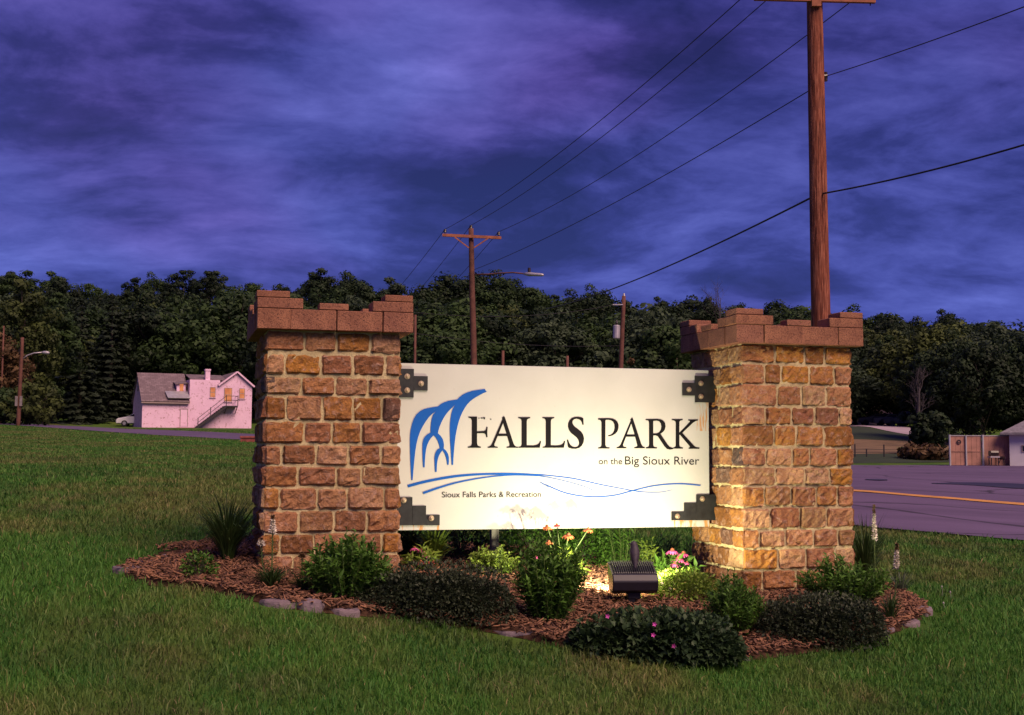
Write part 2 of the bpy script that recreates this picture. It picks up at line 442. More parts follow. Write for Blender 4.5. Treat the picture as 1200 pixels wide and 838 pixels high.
def catmull(P, n=8, closed=False):
    P = [np.array(p, float) for p in P]; out = []
    N = len(P)
    for i in range(N if closed else N - 1):
        if closed: p0, p1, p2, p3 = P[(i - 1) % N], P[i], P[(i + 1) % N], P[(i + 2) % N]
        else: p0, p1, p2, p3 = P[max(i - 1, 0)], P[i], P[i + 1], P[min(i + 2, N - 1)]
        for k in range(n):
            t_ = k / n
            out.append(0.5 * ((2 * p1) + (-p0 + p2) * t_ + (2 * p0 - 5 * p1 + 4 * p2 - p3) * t_ ** 2 + (-p0 + 3 * p1 - 3 * p2 + p3) * t_ ** 3))
    if not closed: out.append(P[-1])
    return out

def ribbon(name, left, right, nacross, lift, mat, sub=6):
    """sheet between two polylines draped on the ground"""
    Lp = np.array(catmull(left, sub)); Rp = np.array(catmull(right, sub))
    n = len(Lp); s = np.linspace(0, 1, nacross)
    P = Lp[:, None, :] * (1 - s)[None, :, None] + Rp[:, None, :] * s[None, :, None]
    P = P.reshape(-1, 2)
    V = np.column_stack([P, Hn(P[:, 0], P[:, 1]) + lift])
    i, j = np.meshgrid(np.arange(n - 1), np.arange(nacross - 1), indexing='ij'); b = (i * nacross + j).ravel()
    return link(name, np_mesh(name, V, np.stack([b, b + 1, b + nacross + 1, b + nacross], 1)), mat, smooth=True)

# street in front of the park: comes from the right, passes behind the sign and climbs away to the left
near = [(40, 0), (24, 6.5), (14, 11.8), (9.5, 14.3), (6.5, 16.0), (4.7, 17.0), (5.5, 20.5), (6.7, 26), (8.0, 34), (8.6, 44), (6.0, 54), (-2, 58.5), (-12.2, 61), (-24, 79), (-41, 100), (-70, 132)]
far = [(60, 22), (48, 23), (38, 24), (31, 26), (26, 29), (23, 32), (21.5, 35), (20.5, 39), (19.5, 44), (18, 51), (14, 60), (4, 68), (-10.0, 74), (-22, 90), (-41, 113), (-68, 145)]
road = tag(ribbon('road', near, far, 24, 0.035, M['asphalt'], 10), kind='structure')
LOT_A = [(9, 46), (14, 44), (19, 40), (24, 34), (30, 30), (44, 24)]; LOT_B = [(8, 74), (14, 74.5), (22, 75), (30, 76), (42, 77), (60, 78)]
lot = ribbon('parking_lot', LOT_A, LOT_B, 40, 0.028, M['asphalt'], 10)
tag(lot, kind='structure')
def line_pts(pix):
    return [tuple(ground_at(px, py, lo=12, hi=60)[:2]) for px, py in pix]
ya = line_pts([(985, 575.1), (1000, 576.2), (1060, 581), (1130, 586.5), (1200, 592.2), (1290, 599.5)])
yb = line_pts([(985, 577.0), (1000, 578.2), (1060, 583.1), (1130, 588.8), (1200, 594.8), (1290, 602.3)])
tag(ribbon('road_marking', ya, yb, 3, 0.047, M['yellow_line'], 8), kind='structure')
pa = line_pts([(1092, 568.0), (1120, 567.2), (1150, 567.3), (1180, 568), (1230, 570)])
pb = line_pts([(1092, 568.6), (1120, 569.6), (1150, 571.3), (1180, 573.5), (1230, 576)])
tag(ribbon('tar_patch', pa, pb, 4, 0.047, M['tar'], 8), kind='structure')
pa = line_pts([(1014, 563.3), (1028, 563.2), (1040, 563.8)]); pb = line_pts([(1014, 564), (1028, 565), (1040, 564.8)])
tag(ribbon('tar_patch', pa, pb, 3, 0.047, M['tar'], 6), kind='structure')

# mulch bed round the sign
PHI = 0.266
CU = Vector((math.cos(PHI), math.sin(PHI), 0)); CV = Vector((-math.sin(PHI), math.cos(PHI), 0))
CAPW = 1.05
SIGN_O = Vector((-1.604 * CAPW, 7.824 * CAPW, 0))          # front left corner of the left cap
def S2W(u, v, z=0.0):
    q = SIGN_O + CU * u + CV * v
    return Vector((q.x, q.y, z))
bed_px = [(143, 671), (168, 686), (225, 692), (300, 706), (360, 717), (430, 724), (520, 734), (590, 745), (660, 760), (760, 776), (860, 776), (940, 768), (1005, 757), (1062, 738), (1087, 719), (1064, 702), (1046, 692)]
bed = [tuple(ground_at(*q)[:2]) for q in bed_px]
bed += [tuple(S2W(4.95, 0.9)[:2]), tuple(S2W(4.7, 1.7)[:2]), tuple(S2W(3.4, 2.05)[:2]), tuple(S2W(2.2, 2.1)[:2]), tuple(S2W(0.8, 2.0)[:2]), tuple(S2W(-0.1, 1.55)[:2]), tuple(S2W(-0.62, 0.9)[:2])]
bed += [tuple(ground_at(*q)[:2]) for q in [(245, 652), (190, 660)]]
bed_s = [tuple(q) for q in catmull(bed, 6, True)]
bx0, bx1 = min(q[0] for q in bed_s), max(q[0] for q in bed_s); by0, by1 = min(q[1] for q in bed_s), max(q[1] for q in bed_s)
bcx, bcy = np.mean([q[0] for q in bed_s]), np.mean([q[1] for q in bed_s])
# bed sheet: rings from the outline to the centre
rings = np.linspace(1, 0.0, 16)
P = np.array(bed_s); n = len(P)
V = []
for k, r_ in enumerate(rings):
    q = np.array([bcx, bcy]) * (1 - r_) + P * r_
    z = Hn(q[:, 0], q[:, 1]) + (0.004 if k == 0 else 0.03 + 0.015 * math.sin(k))
    V.append(np.column_stack([q, z]))
V = np.vstack(V); F = []
for k in range(len(rings) - 1):
    for i in range(n):
        F.append((k * n + i, k * n + (i + 1) % n, (k + 1) * n + (i + 1) % n, (k + 1) * n + i))
bedo = tag(link('mulch_bed', np_mesh('mulch_bed', V, F), M['mulch'], smooth=True), 'brown mulched planting bed under the park sign', kind='structure')

def rand_in_bed(n):
    out = []
    while sum(len(o) for o in out) < n:
        x = RNG.uniform(bx0, bx1, n * 3); y = RNG.uniform(by0, by1, n * 3)
        k = pip(x, y, bed_s); out.append(np.column_stack([x[k], y[k]]))
    return np.vstack(out)[:n]

# wood chips: flat slivers lying on the bed
N = 30000
q = rand_in_bed(N); ang = RNG.uniform(0, 2 * np.pi, N)
L = RNG.gamma(3.0, 0.0062, N) + 0.005; W = RNG.uniform(0.0025, 0.009, N); T = RNG.uniform(0.0015, 0.004, N)
tl = RNG.normal(0, 0.36, N); tw = RNG.normal(0, 0.35, N)
dx = np.column_stack([np.cos(ang) * np.cos(tl), np.sin(ang) * np.cos(tl), np.sin(tl)])
sx = np.column_stack([-np.sin(ang) * np.cos(tw), np.cos(ang) * np.cos(tw), np.sin(tw)])
nz = np.cross(dx, sx)
cz = np.column_stack([q, Hn(q[:, 0], q[:, 1]) + 0.046 + RNG.uniform(-0.008, 0.018, N)])
corners = []
for (a_, b_, c_) in [(-1, -1, -1), (1, -.6, -1), (1, .6, -1), (-1, 1, -1), (-1, -1, 1), (1, -.6, 1), (1, .6, 1), (-1, 1, 1)]:
    corners.append(cz + dx * (a_ * L)[:, None] + sx * (b_ * W)[:, None] + nz * (c_ * T)[:, None])
V = np.stack(corners, 1).reshape(-1, 3)
fq = np.array([(3, 2, 1, 0), (4, 5, 6, 7), (0, 1, 5, 4), (1, 2, 6, 5), (2, 3, 7, 6), (3, 0, 4, 7)])
F = (fq[None] + (np.arange(N) * 8)[:, None, None]).reshape(-1, 4)
tag(link('mulch_chips', np_mesh('mulch_chips', V, F, np.repeat(RNG.beta(1.6, 1.8, N), 8)), M['chip']), 'loose reddish brown wood chips covering the bed', 'mulch', kind='stuff')

# ================================================================== PILLARS
def stone_mesh(w_, h_, dep, rg):
    """rough pitched stone: front face at y=0 looking to -y, body behind; local origin at its centre"""
    nx_, nz_ = max(6, int(w_ / 0.030) + 3), 7
    ex_ = 0.011 / w_; ez_ = 0.011 / h_
    xs = np.concatenate([[-.5], np.linspace(-.5 + ex_, .5 - ex_, nx_ - 2), [.5]]); zs = np.concatenate([[-.5], np.linspace(-.5 + ez_, .5 - ez_, nz_ - 2), [.5]])
    V = []; F = []
    tiltx, tiltz = rg.normal(0, 0.006), rg.normal(0, 0.005)
    jx = rg.normal(0, 0.004, 4); jz = rg.normal(0, 0.004, 4)
    for j, z in enumerate(zs):
        for i, x in enumerate(xs):
            ex = min(i, nx_ - 1 - i); ez = min(j, nz_ - 1 - j)
            rim = ex == 0 or ez == 0
            corner = ex == 0 and ez == 0
            yy = 0.004 if rim else -0.008 + rg.normal(0, 0.0052)
            if not rim: yy += tiltx * x * 2 + tiltz * z * 2
            xx = x * w_ + (0 if not rim else rg.normal(0, 0.003)); zz = z * h_ + (0 if not rim else rg.normal(0, 0.0028))
            if corner: xx *= 0.955; zz *= 0.91; yy += 0.004
            if not rim: xx += rg.normal(0, 0.0035) * (ex > 1); zz += rg.normal(0, 0.003) * (ez > 1)
            V.append((xx, yy, zz))
    for j in range(nz_ - 1):
        for i in range(nx_ - 1):
            a_ = j * nx_ + i; F.append((a_, a_ + 1, a_ + nx_ + 1, a_ + nx_))
    rim = [i for i in range(nx_)] + [j * nx_ + nx_ - 1 for j in range(1, nz_)] + [(nz_ - 1) * nx_ + i for i in range(nx_ - 2, -1, -1)] + [j * nx_ for j in range(nz_ - 2, 0, -1)]
    b0 = len(V)
    for k in rim: V.append((V[k][0], dep, V[k][2]))
    nr = len(rim)
    for k in range(nr):
        F.append((rim[k], b0 + k, b0 + (k + 1) % nr, rim[(k + 1) % nr]))
    me = bpy.data.meshes.new('stone'); me.from_pydata(V, [], F); me.update()
    return me

BODY = 0.90; INSET = 0.075; CAPZ = 1.861; CH = 0.150
LEFT_FRONT = [[.277, .515, .77], [.135, .40, .64, .885], [.26, .51, .76], [.15, .42, .645, .865], [.285, .49, .71], [.125, .375, .615, .86], [.245, .53, .715],
              [.115, .39, .61, .89], [.255, .515, .76], [.125, .37, .61, .875], [.22, .47, .74], [.14, .4, .66, .86]]
RIGHT_FRONT = [[.305, .575, .76], [.21, .36, .62, .85], [.32, .545, .77], [.21, .45, .66, .89], [.29, .49, .74], [.215, .45, .61, .86], [.295, .56, .79],
               [.195, .435, .665, .86], [.245, .515, .755], [.145, .38, .635, .86], [.31, .56, .83], [.165, .47, .76], [.3, .55, .8], [.2, .5, .75]]
def pillar(u0, front_rows, zbase, label, seed):
    rg = np.random.default_rng(seed)
    base = S2W(u0 + CAPW / 2, CAPW / 2, zbase)
    root = tag(empty('stone_pillar', base, PHI), label, 'pillar', 'stone pillars of the sign')
    h = BODY / 2
    z1 = CAPZ - zbase
    core = MB()
    # mortar core, its faces slightly uneven
    core.box((-h + 0.008, -h + 0.008, -0.25), (h - 0.008, h - 0.008, z1 + 0.012))
    me = core.build('mortar_core', M['mortar'], root).data
    bm = bmesh.new(); bm.from_mesh(me)
    bmesh.ops.subdivide_edges(bm, edges=bm.edges[:], cuts=24, use_grid_fill=True)
    for vv in bm.verts:
        d_ = 0.0035
        vv.co.x += rg.normal(0, d_) * (1 if abs(abs(vv.co.x) - h + .008) < .01 else 0); vv.co.y += rg.normal(0, d_) * (1 if abs(abs(vv.co.y) - h + .008) < .01 else 0)
    bm.to_mesh(me); bm.free()
    nrow = int(math.ceil((z1 + 0.25) / CH)); off_ = np.concatenate([[0], rg.normal(0, 0.009, nrow - 1), [0]])
    faces = [(0.0, front_rows), (-math.pi / 2, None), (math.pi / 2, None)]
    for fi, (rot, rows) in enumerate(faces):
        for r_ in range(nrow):
            zt = z1 - r_ * CH + off_[r_]; CHr = CH + off_[r_] - off_[r_ + 1]; zc_ = zt - CHr / 2
            if rows is not None and r_ < len(rows): joints = rows[r_]
            else:
                k = 3 + (r_ % 2)
                first = 0.13 if r_ % 2 else 0.26
                joints = sorted([first + (0.96 - first) * (i / (k - 0.2)) + rg.uniform(-.03, .03) for i in range(k) if first + (0.96 - first) * (i / (k - 0.2)) < 0.92])
            es = [0.0] + list(joints) + [1.0]
            for a_, b_ in zip(es[:-1], es[1:]):
                g = 0.015
                x0 = -h + a_ * BODY + (g / 2 if a_ > 0 else 0.0); x1 = -h + b_ * BODY - (g / 2 if b_ < 1 else 0.0)
                batter = 0.010 * (r_ / nrow)
                w_ = x1 - x0; hh = CHr - 0.017 + rg.uniform(-0.010, 0.004)
                proud = rg.uniform(0.0, 0.006) + batter
                st = link('stone', stone_mesh(w_ - 0.003, hh, 0.06, rg), M['stone'], root)
                cx_ = (x0 + x1) / 2
                lp = Matrix.Rotation(rot, 4, 'Z') @ Vector((cx_, -h - proud + 0.004, zc_ + rg.uniform(-.003, .003)))
                st.location = lp; st.rotation_euler = (rg.normal(0, .02), rg.normal(0, .012), rot)
    # ---- cap: crenellated ring of concrete blocks
    hc = CAPW / 2
    slab = MB(); slab.box((-hc + 0.16, -hc + 0.16, z1 + 0.004), (hc - 0.16, hc - 0.16, z1 + 0.10)); slab.build('cap_slab', M['mortar'], root)
    def blk(x0, y0, x1, y1, za, zb):
        g = 0.0025
        mb = MB(); mb.box((x0 + g, y0 + g, za + 0.0015), (x1 - g, y1 - g, zb - 0.0015))
        o = mb.build('cap_block', M['cap'], root, bevel=0.004)
        return o
    def put(rot, x0, x1, dep, za, zb, back=0.0):
        # block on the side facing -y, then rotated by rot
        g = 0.0025
        cx_, cy_ = (x0 + x1) / 2, -hc + back + dep / 2
        mb = MB(); mb.box((-(x1 - x0) / 2 + g, -dep / 2 + g, za + 0.0015), ((x1 - x0) / 2 - g, dep / 2 - g, zb - 0.0015))
        o = mb.build('cap_block', M['cap'], root, bevel=0.004)
        p_ = Matrix.Rotation(rot, 4, 'Z') @ Vector((cx_, cy_, 0)); p_ += Vector((rg.normal(0, .002), rg.normal(0, .002), 0))
        o.location = p_; o.rotation_euler = (0, 0, rot + rg.normal(0, .003))
    A1 = 0.138; A2 = 0.072; A3 = 0.047; D_ = 0.20
    for s_ in range(4):
        rot = s_ * math.pi / 2
        zz = z1
        # main course: corner block owned by each side's left end, then three to the right corner
        cuts = [0.0, 0.212, 0.505, 0.80] if s_ % 2 == 0 else [0.0, 0.25, 0.53, 0.80]
        ends = cuts[1:] + [1.0 - D_ / CAPW if s_ % 2 else 1.0]
        st0 = 0.0 if s_ % 2 == 0 else D_ / CAPW
        for a_, b_ in zip([max(cuts[0], st0)] + cuts[1:], ends):
            put(rot, -hc + a_ * CAPW, -hc + b_ * CAPW, D_, zz, zz + A1)
        # merlons: long low block at each corner with a shorter one on it, thin block mid-side
        if s_ % 2 == 0:
            put(rot, -hc, -hc + 0.305, D_, zz + A1, zz + A1 + A2); put(rot, -hc, -hc + 0.222, D_ - .01, zz + A1 + A2, zz + A1 + A2 + A3)
            put(rot, hc - 0.282, hc, D_, zz + A1, zz + A1 + A2); put(rot, hc - 0.196, hc, D_ - .01, zz + A1 + A2, zz + A1 + A2 + A3)
        else:
            put(rot, -hc + D_, -hc + 0.34, D_, zz + A1, zz + A1 + A2); put(rot, hc - 0.34, hc - D_, D_, zz + A1, zz + A1 + A2)
        put(rot, -0.115, 0.085, 0.12, zz + A1, zz + A1 + A3)
    return root
LP = 3.279 * CAPW
zbl = H(*S2W(0.5, 0.3)[:2]); zbr = H(*S2W(LP + .5, 0.3)[:2])
pillar(0.0, LEFT_FRONT, zbl, 'reddish stone pillar with stepped block cap at the left end of the sign', 3)
pillar(LP, RIGHT_FRONT, zbr, 'reddish stone pillar with stepped block cap at the right end of the sign', 4)

# ================================================================== SIGN
PV = INSET + 0.47          # depth of the panel's front face behind the caps' front line
PU0 = INSET + BODY + 0.052; PU1 = LP + INSET - 0.052
PZ0, PZ1 = 0.496, 1.694
def P2S(px, py):
    """photo pixel -> (u, z) on the panel's front plane"""
    d_ = c_f + c_r * ((px - 600) / FPX) + c_u * ((419 - py) / FPX)
    o_ = Vector((0, 0, EYE)); q0 = SIGN_O + CV * PV
    k = (q0 - o_).dot(CV) / d_.dot(CV)
    q = o_ + d_ * k
    return ((q - SIGN_O).dot(CU), q.z)
sign_root = tag(empty('park_sign', S2W((PU0 + PU1) / 2, PV, 0), PHI), 'wide cream park sign panel with blue waterfall emblem and black lettering', 'sign')
UM = (PU0 + PU1) / 2
# panel material: cream board, faint grime, rust streaks under the right brackets
mt, t, p = new_mat('sign_panel_paint')
co = t.node('ShaderNodeTexCoord').outputs['Object']
sp = t.node('ShaderNodeSeparateXYZ'); t.link(co, sp.inputs[0])
n1 = t.noise(co, 2.2, 5, 0.6); n2 = t.noise(co, 120, 3, 0.6)
c = t.ramp(n1, [(0.3, (0.45, 0.470, 0.445)), (0.7, (0.50, 0.520, 0.50))])
n5 = t.noise(co, 26, 4, 0.6)
c = t.mix(t.ramp(n5, [(0.67, 0.0), (0.74, 0.40)]), c, (0.30, 0.27, 0.22))
mpn = t.node('ShaderNodeMapping'); mpn.inputs['Scale'].default_value = (1, 1, 0.12); t.link(co, mpn.inputs[0])
st = t.noise(mpn.outputs[0], 42, 3, 0.6)
def boxmask(u0, z0, u1, z1):
    a_ = t.math('GREATER_THAN', sp.outputs['X'], u0); b_ = t.math('LESS_THAN', sp.outputs['X'], u1)
    e_ = t.math('GREATER_THAN', sp.outputs['Z'], z0); f_ = t.math('LESS_THAN', sp.outputs['Z'], z1)
    return t.math('MULTIPLY', t.math('MULTIPLY', a_, b_), t.math('MULTIPLY', e_, f_))
for (pxa, pya, pxb, pyb, lo_) in [(787, 617, 832, 608, 0.46), (816, 505, 832, 470, 0.5), (465, 622, 515, 614, 0.53)]:
    ua, za = P2S(pxa, pya); ub, zb = P2S(pxb, pyb)
    mk = t.math('MULTIPLY', boxmask(ua - UM, za - 0.03 if pya > 600 else za, ub - UM, zb), t.ramp(st, [(lo_, 0.0), (lo_ + 0.10, 0.85)]))
    c = t.mix(mk, c, (0.50, 0.22, 0.035))
t.link(c, p.inputs['Base Color']); p.inputs['Roughness'].default_value = 0.55; p.inputs['Specular IOR Level'].default_value = 0.25
bump(t, p, n2, 0.08, 0.002)
M['panel'] = mt
mb = MB(); mb.box((PU0 - UM, 0.0, PZ0), (PU1 - UM, 0.035, PZ1)); mb.build('panel', M['panel'], sign_root, bevel=0.002)
M['backing'] = plain('sign_frame_steel', (0.03, 0.03, 0.032), 0.6, 0.3, 10, 0.1)
mb = MB()
mb.box((PU0 - UM + .02, 0.0365, PZ1 - .10), (PU1 - UM - .02, 0.075, PZ1 - .04)); mb.box((PU0 - UM + .02, 0.0365, PZ0 + .01), (PU1 - UM - .02, 0.075, PZ0 + .07))
mb.build('back_rail', M['backing'], sign_root)
gpost = P2S(592.5, 628)[0] - UM
mb = MB(); mb.box((gpost - .028, 0.30, H(*S2W(gpost + UM, PV + .1)[:2]) - .1), (gpost + .028, 0.36, PZ1 - .15)); mb.build('support_post', plain('grey_post', (.16, .155, .14), .8), sign_root)

M['ink'] = plain('black_vinyl', (0.006, 0.0055, 0.008), 0.8, 0.1, 10, 0.0, spec=0.15)
M['blue'] = plain('blue_vinyl', (0.004, 0.085, 0.40), 0.7, 0.10, 4, 0.0, spec=0.2)
def flat_shape(name, outlines, mat, lift=0.002, thick=0.002):
    """outlines: list of pixel polygons (outer ones and holes) -> thin raised shape on the panel face"""
    cu = bpy.data.curves.new(name, 'CURVE'); cu.dimensions = '2D'; cu.fill_mode = 'BOTH'; cu.extrude = thick / 2
    for poly in outlines:
        s_ = cu.splines.new('POLY'); s_.points.add(len(poly) - 1); s_.use_cyclic_u = True
        for k, (px, py) in enumerate(poly):
            u_, z_ = P2S(px, py); s_.points[k].co = (u_ - UM, z_, 0, 1)
    tmp = bpy.data.objects.new('tmp', cu); COL.objects.link(tmp)
    dg = bpy.context.evaluated_depsgraph_get()
    me = bpy.data.meshes.new_from_object(tmp.evaluated_get(dg)); me.name = name
    bpy.data.objects.remove(tmp); bpy.data.curves.remove(cu)
    me.transform(Matrix(((1, 0, 0, 0), (0, 0, -1, -lift), (0, 1, 0, 0), (0, 0, 0, 1))))
    me.materials.clear()
    return link(name, me, mat, sign_root)
def cm(pts, ox, oy, s_): return [(ox + x * s_, oy + y * s_) for x, y in pts]
A_ = (540, 470, 0.125); B_ = (690, 470, 0.116667)
Fp = [(72, 146), (152, 146), (152, 284), (214, 281), (230, 274), (238, 260), (241, 242), (251, 245), (248, 292), (250, 338), (239, 339), (235, 318), (226, 306), (210, 301), (152, 301), (152, 396), (158, 416), (170, 424), (188, 428), (188, 438), (66, 438), (66, 428), (84, 424), (97, 416), (104, 398), (104, 185), (100, 170), (90, 161), (72, 156)]
A1p = [(384, 158), (404, 140), (413, 152), (494, 398), (504, 416), (516, 426), (536, 430), (536, 438), (430, 438), (430, 429), (446, 426), (456, 420), (457, 406), (434, 328), (346, 328), (316, 400), (314, 416), (322, 425), (346, 430), (346, 438), (252, 438), (252, 430), (268, 425), (280, 416), (290, 402), (390, 168)]
A1h = [(356, 306), (428, 306), (396, 206)]
L1p = [(538, 151), (650, 151), (650, 160), (632, 165), (621, 174), (618, 190), (618, 415), (676, 416), (704, 412), (724, 403), (736, 390), (742, 373), (752, 377), (740, 438), (540, 438), (540, 430), (556, 427), (566, 419), (570, 404), (570, 190), (567, 174), (557, 165), (538, 160)]
Sp = [(1151, 222), (1138, 222), (1133, 198), (1122, 180), (1104, 170), (1080, 166), (1060, 172), (1048, 186), (1046, 204), (1054, 224), (1072, 244), (1102, 266), (1130, 290), (1147, 316), (1155, 350), (1150, 388), (1134, 418), (1110, 439), (1078, 448), (1042, 447), (1012, 438), (1003, 428), (994, 362), (1006, 362), (1014, 388), (1028, 412), (1048, 427), (1070, 432), (1092, 427), (1105, 412), (1108, 392), (1102, 366), (1086, 342), (1056, 318), (1028, 294), (1011, 268), (1004, 240), (1006, 208), (1018, 180), (1038, 160), (1066, 149), (1100, 147), (1130, 152), (1148, 162)]
Pp = [(92, 173), (200, 171), (236, 175), (264, 187), (286, 208), (298, 240), (297, 275), (286, 306), (264, 330), (238, 345), (200, 354), (191, 347), (218, 339), (238, 324), (252, 300), (258, 268), (255, 232), (243, 207), (222, 193), (194, 188), (170, 189), (166, 196), (166, 440), (171, 456), (182, 464), (208, 467), (208, 477), (94, 477), (94, 467), (112, 463), (122, 455), (126, 440), (126, 216), (122, 200), (112, 190), (92, 186)]
A2p = [(414, 186), (434, 164), (443, 180), (526, 432), (536, 450), (546, 459), (562, 463), (562, 474), (456, 474), (456, 464), (472, 461), (484, 454), (486, 444), (464, 358), (374, 358), (344, 436), (344, 450), (352, 460), (376, 464), (376, 474), (278, 474), (278, 464), (296, 459), (308, 450), (318, 436), (420, 196)]
A2h = [(382, 336), (459, 336), (426, 226)]
Rp = [(570, 181), (688, 179), (720, 183), (746, 196), (764, 220), (770, 256), (762, 288), (744, 312), (718, 329), (760, 392), (788, 434), (812, 460), (845, 472), (845, 483), (815, 488), (785, 480), (760, 456), (700, 364), (688, 350), (672, 345), (646, 345), (646, 438), (650, 455), (660, 462), (684, 465), (684, 476), (572, 476), (572, 466), (590, 462), (600, 454), (604, 438), (604, 216), (600, 201), (590, 194), (570, 191)]
Rh = [(646, 200), (682, 197), (706, 203), (722, 224), (728, 256), (722, 288), (706, 312), (684, 323), (646, 326)]
Kp = [(832, 181), (942, 181), (942, 191), (922, 196), (911, 204), (908, 218), (908, 318), (1006, 216), (1015, 203), (1010, 197), (996, 195), (998, 185), (1095, 185), (1095, 195), (1070, 203), (1046, 218), (938, 320), (1056, 450), (1076, 463), (1110, 469), (1110, 480), (1002, 480), (1002, 470), (1016, 463), (1010, 450), (914, 337), (908, 342), (908, 438), (911, 455), (922, 463), (944, 467), (944, 478), (846, 478), (846, 468), (860, 463), (869, 455), (872, 438), (872, 218), (868, 203), (856, 195), (832, 191)]
ltr = lambda *o: flat_shape('letter', list(o), M['ink'])
ltr(cm(Fp, *A_)); ltr(cm(A1p, *A_), cm(A1h, *A_)); ltr(cm(L1p, *A_)); ltr([(x + 226 * 0.125, y) for x, y in cm(L1p, *A_)]); ltr(cm(Sp, *A_))
ltr(cm(Pp, *B_)); ltr(cm(A2p, *B_), cm(A2h, *B_)); ltr(cm(Rp, *B_), cm(Rh, *B_)); ltr(cm(Kp, *B_))
for q_ in ([(164, 158), (176, 158), (174, 164), (165, 163)], [(186, 156), (204, 154), (206, 163), (190, 165)], [(208, 152), (226, 152), (229, 162), (222, 172), (212, 166)], [(274, 167), (284, 166), (288, 173), (277, 175)]): flat_shape('letter_remnant', [cm(q_, *A_)], M['ink'])
LG = (470, 450, 0.13129)
logo = [(765, 68), (728, 84), (690, 104), (652, 127), (618, 152), (590, 182), (568, 214), (547, 252), (530, 290), (516, 330), (505, 370), (495, 415), (487, 460), (480, 510), (475, 560), (468, 650), (464, 722), (451, 722), (444, 600), (437, 500), (434, 400), (436, 350), (441, 306), (448, 262), (460, 222), (484, 184),
 (440, 225), (415, 252), (393, 282), (374, 313), (358, 346), (344, 380), (334, 412), (329, 440), (352, 462), (370, 488), (379, 516), (383, 548), (380, 576), (402, 596), (418, 622), (426, 652), (427, 688), (424, 722), (413, 722), (408, 690), (400, 655), (388, 622), (370, 592), (352, 614), (338, 640), (327, 672), (321, 710), (317, 785), (303, 785), (299, 720), (297, 662), (302, 625), (312, 600), (326, 583), (345, 573), (338, 540), (326, 508), (310, 480), (291, 458),
 (268, 480), (248, 510), (233, 545), (222, 588), (216, 640), (212, 690), (210, 744), (197, 744), (192, 680), (189, 580), (191, 525), (199, 492), (213, 468), (235, 449), (262, 434), (263, 390), (267, 345), (274, 305), (286, 272), (310, 244), (278, 266), (248, 296), (220, 334), (194, 376), (170, 424), (152, 474), (138, 530), (127, 600), (117, 690), (109, 780), (103, 858), (92, 858), (85, 750), (80, 620), (78, 500), (80, 450), (86, 405), (97, 356), (112, 312), (136, 272), (168, 243), (206, 223), (250, 212), (300, 204), (330, 200), (352, 180), (384, 163), (424, 150), (468, 143), (500, 138), (520, 118), (550, 95), (590, 75), (640, 60), (695, 51), (748, 45), (752, 56)]
flat_shape('waterfall_emblem', [cm(logo, *LG)], M['blue'])
def stroke(name, pts, lift, mat=None):
    q = catmull(pts, 8); Lf = []; Rt = []
    for i, p_ in enumerate(q):
        d_ = q[min(i + 1, len(q) - 1)][:2] - q[max(i - 1, 0)][:2]; d_ = d_ / np.linalg.norm(d_); nn = np.array([-d_[1], d_[0]])
        Lf.append(tuple(p_[:2] + nn * p_[2] / 2)); Rt.append(tuple(p_[:2] - nn * p_[2] / 2))
    flat_shape(name, [Lf + Rt[::-1]], mat or M['blue'], lift)
def c4(x, y, w_): return (470 + x * .15, 540 + y * .15, w_ * .15)
def c5(x, y, w_): return (640 + x * .15833, 540 + y * .15833, w_ * .15833)
stroke('wave_line', [c4(52, 198, 22), c4(200, 160, 21), c4(400, 124, 19), c4(600, 106, 17), c4(850, 101, 15), c4(1050, 108, 11), c5(0, 107, 8), c5(200, 131, 8), c5(400, 175, 7), c5(560, 206, 6), c5(680, 227, 6), c5(780, 233, 5), c5(860, 230, 4), c5(930, 215, 3)], 0.002)
stroke('wave_line', [c4(172, 252, 18), c4(300, 208, 15), c4(450, 166, 12), c4(650, 130, 10), c4(850, 112, 9), c4(1040, 116, 7), c5(0, 120, 5), c5(120, 145, 4), c5(280, 190, 4), c5(410, 248, 3)], 0.0032)
stroke('wave_line', [c4(1088, 168, 7), c4(1140, 198, 8), c5(0, 180, 8), c5(150, 240, 8), c5(330, 267, 8), c5(500, 256, 8), c5(640, 221, 8), c5(800, 184, 8), c5(980, 170, 9), c5(1140, 182, 8)], 0.0044)
